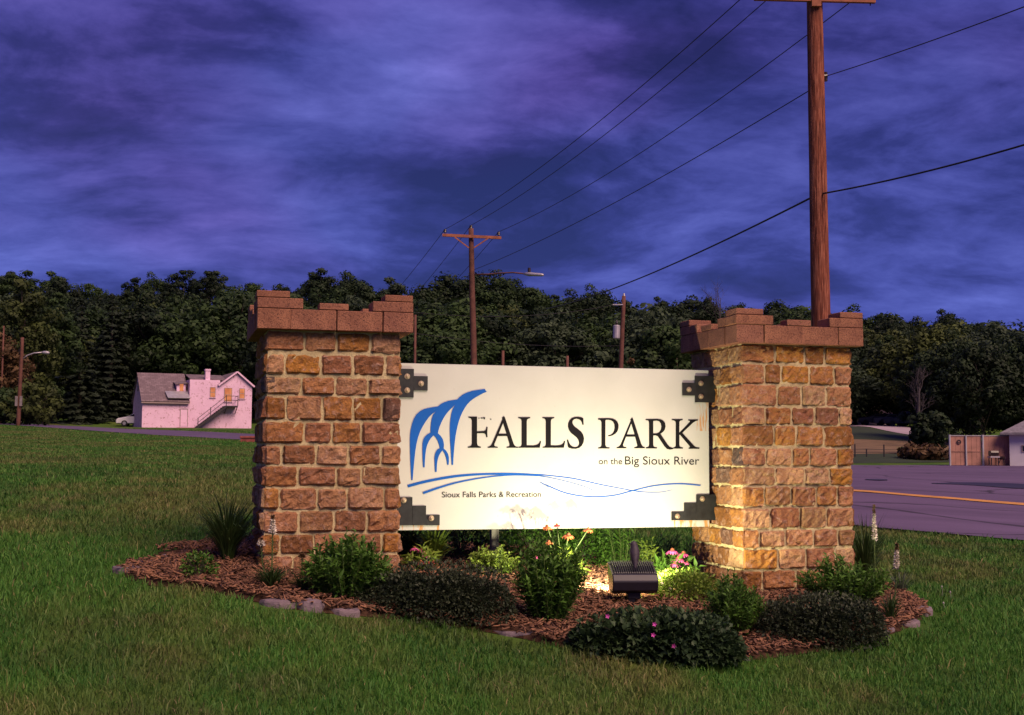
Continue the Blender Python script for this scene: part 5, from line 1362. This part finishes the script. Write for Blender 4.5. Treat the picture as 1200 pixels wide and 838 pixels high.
# grill and small cooker standing before the boards
q = PT(1164.5, 541, FD - .6); gq = H(q.x, q.y)
gr = tag(empty('barbecue_grill', (q.x, q.y, gq + .04)), 'black lidded barbecue grill before the board fence', 'grill')
mb = MB(); mb.prism([(-.2, .55), (-.24, .75), (-.2, .86), (.2, .86), (.24, .75), (.2, .55)], 'x', -.22, .22); mb.build('lid', M['insul'], gr)
mb = MB(); mb.box((-.27, -.26, .46), (.27, .26, .545)); mb.build('shelf', M['steel'], gr)
for sx_ in (-.2, .2):
    for sy_ in (-.18, .18): mb = MB(); mb.box((sx_ - .025, sy_ - .025, 0), (sx_ + .025, sy_ + .025, .458)); mb.build('leg', M['insul'], gr)
q = PT(1174.5, 541, FD - .6); gq = H(q.x, q.y)
kt = tag(empty('kettle_grill', (q.x, q.y, gq + .04)), 'small round black kettle grill on legs right of the larger grill', 'grill')
mb = MB(); mb.tube([(0, 0, .34), (0, 0, .40), (0, 0, .48), (0, 0, .54)], [.08, .18, .2, .10], 14); mb.build('bowl', M['insul'], kt)
for k in range(3):
    a_ = k * 2.1 + .5; mb = MB(); mb.tube([(.1 * math.cos(a_), .1 * math.sin(a_), .36), (.24 * math.cos(a_), .24 * math.sin(a_), 0)], .018, 6); mb.build('leg', M['insul'], kt)
# pale block building at the right edge
q = PT(1183.5, 541.5, FD - .4); gz = H(q.x, q.y)
bld = tag(empty('small_building', (q.x, q.y, gz), R(-21)), 'pale block building with grey hip roof at the right edge', 'building')
M['paleblock'] = plain('pale_painted_block', (0.60, 0.58, 0.60), .85, .1, 1, .1)
M['slate'] = plain('grey_roof', (0.17, 0.16, 0.18), .9, .35, 5, .4)
wh = (541.5 - 503) * ks
mb = MB(); mb.box((0, 0, -.2), (9, 7, wh)); mb.build('wall', M['paleblock'], bld)
mb = MB(); ov = .5; rz = wh + .02
mb.add([(-ov, -ov, rz), (9 + ov, -ov, rz), (9 + ov, 7 + ov, rz), (-ov, 7 + ov, rz), (3.2, 3.5, rz + 2.0), (5.8, 3.5, rz + 2.0), (-ov, -ov, rz - .12), (9 + ov, -ov, rz - .12), (9 + ov, 7 + ov, rz - .12), (-ov, 7 + ov, rz - .12)],
       [(0, 1, 5, 4), (1, 2, 5), (2, 3, 4, 5), (3, 0, 4), (6, 9, 8, 7), (0, 6, 7, 1), (1, 7, 8, 2), (2, 8, 9, 3), (3, 9, 6, 0)]); mb.build('roof', M['slate'], bld)
mb = MB(); mb.box((fx(1196.3) - fx(1183.5), -.05, (541.5 - 525) * ks), (fx(1196.3) - fx(1183.5) + .9, -.004, (541.5 - 517) * ks)); wn = mb.build('window', M['trim'], bld)
mb = MB(); mb.box((fx(1196.3) - fx(1183.5) + .06, -.055, (541.5 - 524) * ks), (fx(1196.3) - fx(1183.5) + .84, -.051, (541.5 - 518) * ks)); mb.build('pane', M['glass'], wn)
# strips of verge, field and far drive beyond the lot
M['dryfield'] = plain('dry_field', (0.145, 0.095, 0.045), .95, .35, .5, .5, bdist=.1)
M['verge'] = plain('dark_verge', (0.018, 0.032, 0.008), .95, .4, 1.0, .5, bdist=.05)
M['drive'] = plain('pale_drive', (0.34, 0.27, 0.30), .9, .2, .3, .1)
def strip(name, xs, y0, y1, mat, lift, na=6):
    return tag(ribbon(name, [(x * 1.0, a_) for x, a_ in zip(xs, y0)], [(x * 1.0, a_) for x, a_ in zip(xs, y1)], na, lift, mat, 6), kind='structure')
def far_band(name, A, B, mat, lift):
    pa = [tuple(ground_at(px, py, lo=70, hi=175)[:2]) for px, py in A]; pb = [tuple(ground_at(px, py, lo=70, hi=175)[:2]) for px, py in B]
    return tag(ribbon(name, pa, pb, 10, lift, mat, 8), kind='structure')
far_band('verge', [(940, 544.5), (1000, 543.5), (1060, 542.8), (1112, 542)], [(940, 533), (1000, 532.5), (1060, 532), (1112, 532)], M['verge'], .02)
far_band('field', [(940, 532.8), (1000, 532.3), (1060, 531.8), (1112, 531.8)], [(940, 514), (1000, 515), (1060, 517), (1112, 518)], M['dryfield'], .02)
far_band('bank', [(940, 513.8), (1000, 514.8), (1060, 516.8), (1112, 517.8)], [(940, 494), (1000, 500.3), (1040, 505.8), (1112, 517)], M['verge'], .02)
far_band('driveway', [(950, 495), (1000, 500), (1040, 505.5), (1078, 512), (1100, 516)], [(950, 491), (1000, 494.5), (1040, 498), (1078, 504.5), (1100, 510)], M['drive'], .05)
# wire fence in the field
for k, px in enumerate([1002, 1015.5, 1036, 1061.5, 1085]):
    q = PT(px, 532, 83.5); gz = H(q.x, q.y); mb = MB(); mb.tube([(0, 0, -.2), (0, 0, .55 if k % 2 else .85)], .045, 6); o = mb.build('fence_post', M['darkmetal']); o.location = (q.x, q.y, gz)
    tag(o, ['leftmost dark field fence post beside the right pillar', 'second dark field fence post from the right pillar', 'third dark field fence post from the right pillar', 'fourth dark field fence post from the right pillar', 'last field fence post before the board enclosure'][k], 'fence post', 'posts of the field fence')
for h_ in (.3, .52):
    a_ = PT(995, 532, 83.5); b2 = PT(1095, 532, 83.5); pts = []
    for s in np.linspace(0, 1, 14):
        q = a_.lerp(b2, s); pts.append((q.x, q.y, H(q.x, q.y) + h_))
    mb = MB(); mb.tube(pts, .012, 4); o = mb.build('fence_wire', M['wire']); tag(o, 'upper strand of the field fence wire' if h_ > .4 else 'lower strand of the field fence wire', 'wire', 'field fence wires')
# far parked vehicles by the drive
def far_car(px, py, d_, L_, hgt, col, label, truck=False):
    q = PT(px, py, d_); gz = H(q.x, q.y); r_ = tag(empty('parked_vehicle', (q.x, q.y, gz), R(-8)), label, 'vehicle', 'vehicles parked by the far drive')
    h = L_ / 2
    prof = [(-h, .35), (-h, .95), (-h * .45, 1.05), (-h * .2, hgt), (h * (.15 if truck else .6), hgt), (h * (.25 if truck else .95), 1.05), (h, 1.0), (h, .35)]
    mb = MB(); mb.prism(prof, 'y', -.85, .85); bd = mb.build('body', plain('far_car_paint', col, .3, .1, 2, 0), r_, bevel=.05)
    mb = MB(); mb.prism([(-h * .38, 1.08), (-h * .17, hgt - .08), (h * (.12 if truck else .55), hgt - .08), (h * (.2 if truck else .8), 1.08)], 'y', -.865, .865); mb.build('window', M['glass'], bd)
    for x_ in (-h * .62, h * .62):
        for y_ in (-.78, .78): mb = MB(); mb.tube([(x_, y_ - .1, .35), (x_, y_ + .1, .35)], .35, 12); mb.build('wheel', M['tyre'], r_)
far_car(1028, 492, 150, 4.6, 1.4, (.02, .02, .035), 'dark car parked far off nearest the right pillar')
far_car(1046, 492.5, 149, 4.5, 1.4, (.12, .12, .17), 'grey car parked between a dark car and a pickup')
far_car(1061, 493.5, 147, 5.2, 1.8, (.025, .025, .045), 'dark pickup parked far off under the trees', True)

# ================================================================== TREES
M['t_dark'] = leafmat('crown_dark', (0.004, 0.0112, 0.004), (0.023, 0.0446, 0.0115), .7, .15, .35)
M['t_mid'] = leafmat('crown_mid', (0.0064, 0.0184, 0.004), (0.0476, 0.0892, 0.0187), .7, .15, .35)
M['t_olive'] = leafmat('crown_olive', (0.0136, 0.024, 0.004), (0.0808, 0.1062, 0.0221), .7, .15, .3)
M['t_grey'] = leafmat('crown_grey', (0.0112, 0.024, 0.0104), (0.0653, 0.0979, 0.0457), .7, .15, .3)
M['t_rust'] = leafmat('crown_rust', (0.035, 0.020, 0.008), (0.130, 0.075, 0.030), .7, .15, .3)
M['t_spruce'] = leafmat('crown_spruce', (0.0048, 0.0104, 0.0056), (0.0288, 0.0448, 0.0208), .7, .1, .3)

def crown_mesh(seed, rx, h0, h1, nclump, per, cs, lean=0.0, shape=1.0, loose=1.0):
    """leaf sprays gathered in clumps through an uneven crown"""
    g = np.random.default_rng(seed)
    parts = []
    hh = (h1 - h0) / 2; zc = (h0 + h1) / 2
    C = []
    while len(C) < nclump:
        q = g.uniform(-1, 1, 3)
        if np.linalg.norm(q) > 1: continue
        r_ = np.linalg.norm(q)
        if r_ < 0.45 and g.random() < .8: continue
        wz = 1.0 if q[2] < 0 else (1 - 0.35 * q[2] * shape)
        C.append((q[0] * rx * wz * g.uniform(.8, 1.12), q[1] * rx * wz * g.uniform(.8, 1.12), zc + q[2] * hh * g.uniform(.88, 1.08)))
    C = np.array(C); tb = g.uniform(0, 1, nclump)
    for k in range(nclump):
        cr = rx * g.uniform(.20, .36) * loose
        n = int(per * g.uniform(.6, 1.3))
        d = norm(g.normal(0, 1, (n, 3)) + np.array([0, 0, .25]))
        rr = cr * g.uniform(.45, 1.08, n)[:, None]
        pos = C[k] + d * rr * np.array([1.05, 1.05, .95])
        out = norm(d + g.normal(0, .28, (n, 3)))
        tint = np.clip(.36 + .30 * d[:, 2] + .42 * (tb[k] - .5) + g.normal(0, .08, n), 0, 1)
        parts.append(cards(pos, out, cs * g.uniform(.55, 1.25, n), tint, g.uniform(.8, 1.3)))
    return cat(parts), C
def trunk_mesh(seed, C, h0, h1, r0):
    g = random.Random(seed); mb = MB()
    top = h0 + (h1 - h0) * .7
    mb.tube([(0, 0, -.8), (g.uniform(-.1, .1), g.uniform(-.1, .1), h0 * .6), (g.uniform(-.3, .3), g.uniform(-.3, .3), (h0 + top) / 2), (g.uniform(-.4, .4), g.uniform(-.4, .4), top)], [r0 * 1.2, r0 * .9, r0 * .55, r0 * .15], 7)
    for c_ in C[:: max(1, len(C) // 12)]:
        z0 = min(max(h0 * .7, c_[2] - abs(c_[0]) - abs(c_[1])), top * .9)
        mb.tube([(0, 0, z0), (c_[0] * .5, c_[1] * .5, z0 * .45 + c_[2] * .55), tuple(c_)], [r0 * .35, r0 * .22, .03], 5, False)
    me = bpy.data.objects  # placeholder to keep the name local
    o = mb.build('trunk', M['bark'], None, True); d_ = o.data; bpy.data.objects.remove(o); return d_
def spruce_mesh(seed, r_, h, ntier):
    g = np.random.default_rng(seed); parts = []
    for k in range(ntier):
        s = k / (ntier - 1); z = .6 + (h - .8) * s; rr = r_ * (1 - s) ** .85 + .15
        nb = int(5 + 9 * (1 - s))
        for j in range(nb):
            th = j * 2 * np.pi / nb + g.uniform(-.3, .3) + k; L_ = rr * g.uniform(.75, 1.12); n = int(10 + 18 * (1 - s))
            u_ = np.sqrt(g.uniform(0.05, 1, n)); w_ = g.normal(0, .13, n) * (1.2 - u_) * L_
            pos = np.column_stack([np.cos(th) * u_ * L_ - np.sin(th) * w_, np.sin(th) * u_ * L_ + np.cos(th) * w_, z - .34 * u_ * L_ + .12 * u_ ** 2 * L_ + g.normal(0, .06, n)])
            nr = np.column_stack([np.cos(th) * .5 + g.normal(0, .3, n), np.sin(th) * .5 + g.normal(0, .3, n), np.full(n, .8)])
            parts.append(cards(pos, nr, .26 * g.uniform(.7, 1.2, n), np.clip(.1 + .35 * u_ + g.normal(0, .08, n), 0, 1), 1.5))
    return cat(parts)
VAR = []
specs = [(4.4, 1.6, 12.0, 95, 110, .22, 1.0, .85), (4.9, 1.4, 11.0, 105, 110, .23, .7, .85), (3.7, 1.8, 13.0, 85, 110, .21, 1.2, .82), (5.3, 1.5, 11.5, 115, 105, .24, .6, .8), (4.0, 1.0, 10.0, 90, 110, .21, .9, .9), (3.4, 2.0, 14.0, 78, 105, .21, .8, .75)]
for k, (rx, h0, h1, nc, per, cs, shp, ls) in enumerate(specs):
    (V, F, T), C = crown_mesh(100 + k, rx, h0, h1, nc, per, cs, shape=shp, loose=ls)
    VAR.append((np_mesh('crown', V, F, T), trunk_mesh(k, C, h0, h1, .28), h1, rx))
V, F, T = spruce_mesh(7, 3.6, 15.0, 22); SPR = np_mesh('crown', V, F, T)
mb = MB(); mb.tube([(0, 0, -.8), (0, 0, 7), (0, 0, 14.6)], [.3, .2, .03], 7); o = mb.build('trunk', M['bark'], None, True); SPRT = o.data; bpy.data.objects.remove(o)
crown_cache = {}
def crown_with(me, mat):
    if len(me.materials) == 0: me.materials.append(M['t_dark'])
    return me
def tree(name, label, x, y, h, variant, mat, group, wid=1.0, sink=0.0, rz=None):
    g_ = Vector((x, y, H(x, y) - sink))
    r_ = tag(empty(name, g_, random.uniform(0, 6.28) if rz is None else rz), label, 'tree', group)
    if variant == 'spruce': cm_, tm, h1 = SPR, SPRT, 15.0
    else: cm_, tm, h1, _ = VAR[variant]
    s_ = h / h1
    for nm, me in (('crown', crown_with(cm_, mat)), ('trunk', tm)):
        o = bpy.data.objects.new(nm, me); COL.objects.link(o); o.parent = r_; o.scale = (s_ * wid, s_ * wid, s_)
        if nm == 'crown':
            o['kind'] = 'stuff'; o.material_slots[0].link = 'OBJECT'; o.material_slots[0].material = M[mat]
    return r_
SKYL = np.array([(-200, 318), (0, 316), (50, 325), (105, 338), (140, 330), (175, 322), (240, 309), (285, 325), (330, 326), (385, 318), (440, 332), (500, 330), (545, 318), (590, 318), (620, 334), (665, 338), (700, 338), (740, 346), (800, 340), (850, 338), (885, 352), (930, 356), (1000, 363), (1050, 364), (1110, 366), (1170, 366), (1230, 376), (1400, 380)], float)
def where(px):
    for lim, s in [(60, 'at the left edge'), (150, 'left of the white house'), (300, 'behind the white house'), (480, 'behind the left pillar'), (560, 'left of the distant pole'), (720, 'above the sign middle'), (830, 'above the sign right end'), (960, 'behind the right pillar'), (1060, 'right of the near pole')]:
        if px < lim: return s
    return 'above the board enclosure'
KIND = {'t_dark': 'dark green', 't_mid': 'mid green', 't_olive': 'olive green', 't_grey': 'grey green', 't_rust': 'rusty brown', 't_spruce': 'dark'}
rows = [150, 159, 169, 180, 192, 205, 219, 234, 250]
tr_rng = random.Random(5)
for ri, d_ in enumerate(rows):
    last = ri >= len(rows) - 2
    x = -0.47 * d_ + tr_rng.uniform(0, 4)
    while x < 0.47 * d_:
        y = d_ + tr_rng.uniform(-3, 3); px = 600 + FPX * x / y
        sky_y = np.interp(px, SKYL[:, 0], SKYL[:, 1])
        ztop = EYE + (533 - sky_y) / FPX * y
        g_ = H(x, y); h = tr_rng.uniform(9.5, 13.5)
        if ri < 2: h = tr_rng.uniform(8, 11.5)
        if last: h = ztop - g_ + tr_rng.uniform(-2.6, .7)
        else: h = min(h, ztop - g_ - tr_rng.uniform(1.0, 4.0))
        h = max(5.5, min(h, 17))
        if not (ri < 2 and 990 < px < 1085):
            mat = tr_rng.choices(['t_dark', 't_mid', 't_olive', 't_grey'], [4, 4, 2, 2] if not last else [5, 3, 1, 1])[0]
            row = 'on the skyline' if last else ('at the hill foot' if ri < 2 else 'midway uphill')
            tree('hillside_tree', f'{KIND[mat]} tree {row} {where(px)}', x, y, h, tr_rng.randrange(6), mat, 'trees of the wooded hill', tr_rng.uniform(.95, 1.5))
        x += tr_rng.uniform(6.3, 9.2) * (0.92 if last else 1.0)
# several alike in one stretch: say which, counted from the left
ORD = ['leftmost', 'second from left', 'third from left', 'fourth from left', 'fifth from left', 'sixth from left', 'seventh from left', 'eighth from left', 'ninth from left', 'tenth from left']
same = {}
for o in COL.objects:
    if o.name.startswith('hillside_tree'): same.setdefault(o['label'], []).append(o)
for lab, os_ in same.items():
    if len(os_) > 1:
        for k, o in enumerate(sorted(os_, key=lambda o: o.location.x / o.location.y)): o['label'] = lab + ', ' + (ORD[k] if k < 10 else 'further right')
# nearer single trees
def tree_px(name, label, px, d_, ytop, var, mat, wid=1.0, group='trees at the foot of the hill', ybase=None):
    q = PT(px, 500, d_); g_ = H(q.x, q.y); zt = PT(px, ytop, d_).z
    return tree(name, label, q.x, q.y, zt - g_, var, mat, group, wid)
tree_px('broadleaf_tree', 'pale olive tree at the far left edge above the street lamp', 22, 122, 335, 2, 't_olive', 1.0)
tree_px('broadleaf_tree', 'loose green tree behind the left street lamp', 52, 128, 345, 5, 't_mid', 1.1)
tree_px('broadleaf_tree', 'rusty brown tree cut by the left edge', -14, 112, 392, 4, 't_rust', 1.1)
tree_px('spruce_tree', 'dark layered spruce between the street lamp and white house', 92, 135, 352, 'spruce', 't_spruce', 1.1)
tree_px('spruce_tree', 'dark spruce with low boughs left of the white house', 128, 141, 345, 'spruce', 't_spruce', 1.1)
tree_px('broadleaf_tree', 'dark tree overhanging the left end of the white house', 168, 146, 352, 0, 't_dark', 1.1)
tree_px('broadleaf_tree', 'broad green tree rising behind the white house roof', 222, 147, 362, 3, 't_mid', 1.15)
tree_px('broadleaf_tree', 'green tree behind the gable of the white house', 275, 148, 352, 1, 't_mid', 1.1)
tree_px('broadleaf_tree', 'dark round tree half hidden by the left pillar', 330, 140, 368, 0, 't_dark', 1.1)
q = ground_at(38, 497, lo=60)
def bush(name, label, px, py, d_, h, rx, mat, seed, n=45):
    q = PT(px, py, d_); r_ = tag(empty(name, (q.x, q.y, H(q.x, q.y))), label, 'bush')
    (V, F, T), C = crown_mesh(seed, rx, .1, h, n, 60, .20, shape=.4)
    foliage('foliage', (V, F, T), M[mat], r_)
    d2_ = trunk_mesh(seed, C, .3, h, .09); o = bpy.data.objects.new('stems', d2_); COL.objects.link(o); o.parent = r_
bush('bush', 'rounded yellow green bush beside the left street lamp', 36, 499, 101, 3.3, 2.2, 't_olive', 201)
bush('bush', 'green bush cut by the left edge behind the lamp pole', 4, 499, 104, 2.8, 1.9, 't_mid', 202)
bush('bush', 'dark bush at the near corner of the board enclosure', 1092, 530, 88, 2.9, 1.9, 't_dark', 203)
bush('bush', 'low reddish brown shrubs beside the board enclosure', 1083, 532, 82, .62, 1.8, 't_rust', 204, 30)
bush('bush', 'orange leaved bush above the sign right of the transformer pole', 739, 432, 90, PT(739, 417, 90).z - H(PT(739, 417, 90).x, 90), 1.0, 't_rust', 205, 40)
# trees right of the right pillar
for k, (px, d_, yt, var, mat, wd, lab) in enumerate([
    (1085, 112, 415, 2, 't_dark', 1.15, 'dark tree over the far drive left of the board enclosure'),
    (1118, 108, 392, 0, 't_dark', 1.0, 'tall dark tree behind the board enclosure gate'),
    (1152, 104, 410, 1, 't_dark', 1.0, 'dark spreading tree behind the right half of the board enclosure'),
    (1190, 106, 400, 3, 't_dark', 1.0, 'dark tree rising over the pale block building'),
    (1225, 104, 405, 0, 't_dark', 1.0, 'dark tree cut by the right edge'),
    (1055, 150, 400, 4, 't_olive', 1.2, 'yellowish green tree above the far parked vehicles'),
    (1002, 154, 418, 4, 't_dark', 1.2, 'dark tree just right of the right pillar'), (1030, 158, 425, 1, 't_dark', 1.1, 'dark low tree behind the far parked vehicles'),
    (1098, 140, 385, 1, 't_olive', 1.1, 'olive tree above the dark tree by the far drive')]):
    tree_px('broadleaf_tree', lab, px, d_, yt, var, mat, wd)
# trees showing above the sign
for px, d_, yt, var, mat, wd, lab in [(515, 118, 362, 1, 't_mid', 1.2, 'bright green tree right of the left pillar cap'), (530, 112, 392, 4, 't_mid', 1.3, 'low green tree just above the sign left end'), (600, 120, 372, 3, 't_dark', 1.2, 'dark tree above the middle of the sign'),
      (650, 118, 372, 0, 't_grey', 1.2, 'grey green tree left of the transformer pole'), (700, 122, 378, 1, 't_mid', 1.2, 'green tree directly behind the transformer'), (765, 116, 366, 3, 't_grey', 1.1, 'pale grey green tree right of the transformer pole'), (790, 112, 385, 4, 't_mid', 1.2, 'green tree left of the right pillar cap'),
      (455, 120, 368, 1, 't_dark', 1.2, 'dark tree behind the left pillar cap')]:
    tree_px('broadleaf_tree', lab, px, d_, yt, var, mat, wd)
# bare trees
def bare_tree(label, px, d_, ytop, seed, spread, mat):
    g = random.Random(seed); q = PT(px, 500, d_); gz = H(q.x, q.y); h = PT(px, ytop, d_).z - gz
    r_ = tag(empty('bare_tree', (q.x, q.y, gz)), label, 'tree')
    mb = MB(); mb.tube([(0, 0, -.5), (0, 0, h * .5), (.1, 0, h * .8)], [.16, .12, .04], 6); mb.build('trunk', mat, r_)
    mb = MB()
    def br(p_, d__, L_, r__, lv):
        e_ = p_ + d__ * L_; mb.tube([p_, p_.lerp(e_, .5) + Vector((g.uniform(-.1, .1), 0, .05)) * L_, e_], [r__, r__ * .8, r__ * .5], 4, False)
        if lv > 0:
            for _ in range(4): br(p_.lerp(e_, g.uniform(.45, 1)), (d__ + Vector((g.gauss(0, .5), g.gauss(0, .5), g.gauss(.25, .3)))).normalized(), L_ * .62, r__ * .5, lv - 1)
    for k in range(7):
        a_ = g.uniform(0, 6.28); br(Vector((0, 0, h * g.uniform(.30, .75))), Vector((math.cos(a_) * spread, math.sin(a_) * spread, 1)).normalized(), h * .2, .045, 3)
    mb.build('branches', mat, r_)
M['palebark'] = plain('pale_bark', (0.06, 0.05, 0.055), .9, .3, 2, .1)
bare_tree('leafless purplish tree on the skyline left of the near pole', 845, 228, 326, 3, .55, M['palebark'])
bare_tree('pale leafless tree trunk behind the board enclosure', 1077, 100, 436, 8, .35, M['palebark'])
# pale building glimpsed through the trees right of the right pillar
q = PT(1012, 470, 176); gz = H(q.x, q.y)
fb_ = tag(empty('distant_building', (q.x, q.y, gz)), 'pale building glimpsed through the trees right of the right pillar', 'building')
mb = MB(); mb.box((0, 0, -2), (5.0, 5, PT(1003, 452, 165).z - gz)); mb.build('wall', M['whitewall'], fb_)
mb = MB(); zz = PT(1003, 452, 165).z - gz; mb.prism([(-.3, zz + .01), (5.3, zz + .01), (2.5, zz + 1.6)], 'y', -.3, 5.3); mb.build('roof', M['shingle'], fb_)

# ================================================================== GRASS BLADES
def sample_grass(N, d0, d1, power, hmin, hmax, wid):
    dd = np.geomspace(d0, d1, 4000); dens = dd ** (1 - power); cdf = np.cumsum(dens * np.gradient(dd)); cdf /= cdf[-1]
    d_ = np.interp(RNG.uniform(0, 1, N), cdf, dd); tt = np.where(RNG.random(N) < .92, RNG.uniform(-.47, .47, N), RNG.uniform(-.75, .75, N))
    x = tt * d_; y = d_
    rp = [tuple(q[:2]) for q in catmull(near, 10)] + [tuple(q[:2]) for q in catmull(far, 10)][::-1]
    lp_ = [tuple(q[:2]) for q in catmull(LOT_A, 10)] + [tuple(q[:2]) for q in catmull(LOT_B, 10)][::-1]
    k = ~pip(x, y, bed_s) & ~pip(x, y, rp) & ~pip(x, y, lp_) & ~((y > 70) & (x > 10))
    for ex_, ey_, er_ in EDGE: k &= ((x - ex_) ** 2 + (y - ey_) ** 2) > er_ ** 2
    return x[k], y[k]
N = 640000
x, y = sample_grass(N, 4.6, 105.0, 1.85, 0, 0, 0)
n = len(x)
clump = np.sin(x * 7.1 + 2 * np.sin(y * 3.3)) * np.sin(y * 6.3 + 1.7 * np.sin(x * 2.9))
dfac = (y / 6.0)
tall = (RNG.random(n) < .012) * RNG.uniform(.02, .055, n)
hgt = tall + (0.031 + 0.008 * clump + RNG.gamma(2.2, 0.0065, n)) * np.minimum(1.15, .9 + .1 * dfac)
wd = RNG.uniform(.0016, .0032, n) * dfac ** .85
th = RNG.uniform(0, 2 * np.pi, n); lean = RNG.uniform(.15, .95, n) * hgt * 1.0
z = Hn(x, y) - .004
lx, ly = np.cos(th) * lean, np.sin(th) * lean
# blades turn their flat side at random
ph = RNG.uniform(0, np.pi, n); wx, wy = np.cos(ph) * wd, np.sin(ph) * wd
V = np.empty((n, 5, 3), np.float32)
V[:, 0] = np.column_stack([x - wx, y - wy, z]); V[:, 1] = np.column_stack([x + wx, y + wy, z])
mx, my, mz = x + lx * .35, y + ly * .35, z + hgt * .62
V[:, 2] = np.column_stack([mx - wx * .8, my - wy * .8, mz]); V[:, 3] = np.column_stack([mx + wx * .8, my + wy * .8, mz])
V[:, 4] = np.column_stack([x + lx, y + ly, z + hgt * (1 - .22 * (lean / hgt))])
f = np.array([(0, 1, 3), (0, 3, 2), (2, 3, 4)])
F = (f[None] + (np.arange(n) * 5)[:, None, None]).reshape(-1, 3)
tint = np.repeat(np.clip(RNG.beta(2.0, 2.4, n) * .95 + .08 * clump + (RNG.random(n) < .05) * .5, 0, 1), 5)
tag(link('grass', np_mesh('grass', V.reshape(-1, 3), F, tint), M['blade']), 'mown green lawn grass with dry patches around the sign', 'grass', kind='stuff')
M['lf_grey2'] = plain('clover_grey', (0.30, 0.29, 0.28), .8)
# clover and seed heads standing in the lawn at the right
for k, (px, py, h_) in enumerate([(1114, 693, .07), (1104, 688, .08), (1106, 705, .06)]):
    c_ = ground_at(px, py + 12); mb = MB(); mb.tube([(0, 0, 0), (.004, 0, h_ * .6), (0, .003, h_)], .0016, 4, False)
    mb.tube([(0, .003, h_ - .008), (0, .003, h_), (0, .003, h_ + .010)], [.004, .008, .003], 8); o = mb.build('clover_blossom', M['lf_grey2']); o.location = c_
    tag(o, ['white clover blossom standing highest in the lawn right of the bed', 'small pale clover blossom in the lawn right of the bed', 'low clover blossom nearest the bed in the right lawn'][k], 'flower', 'clover blossoms in the lawn')
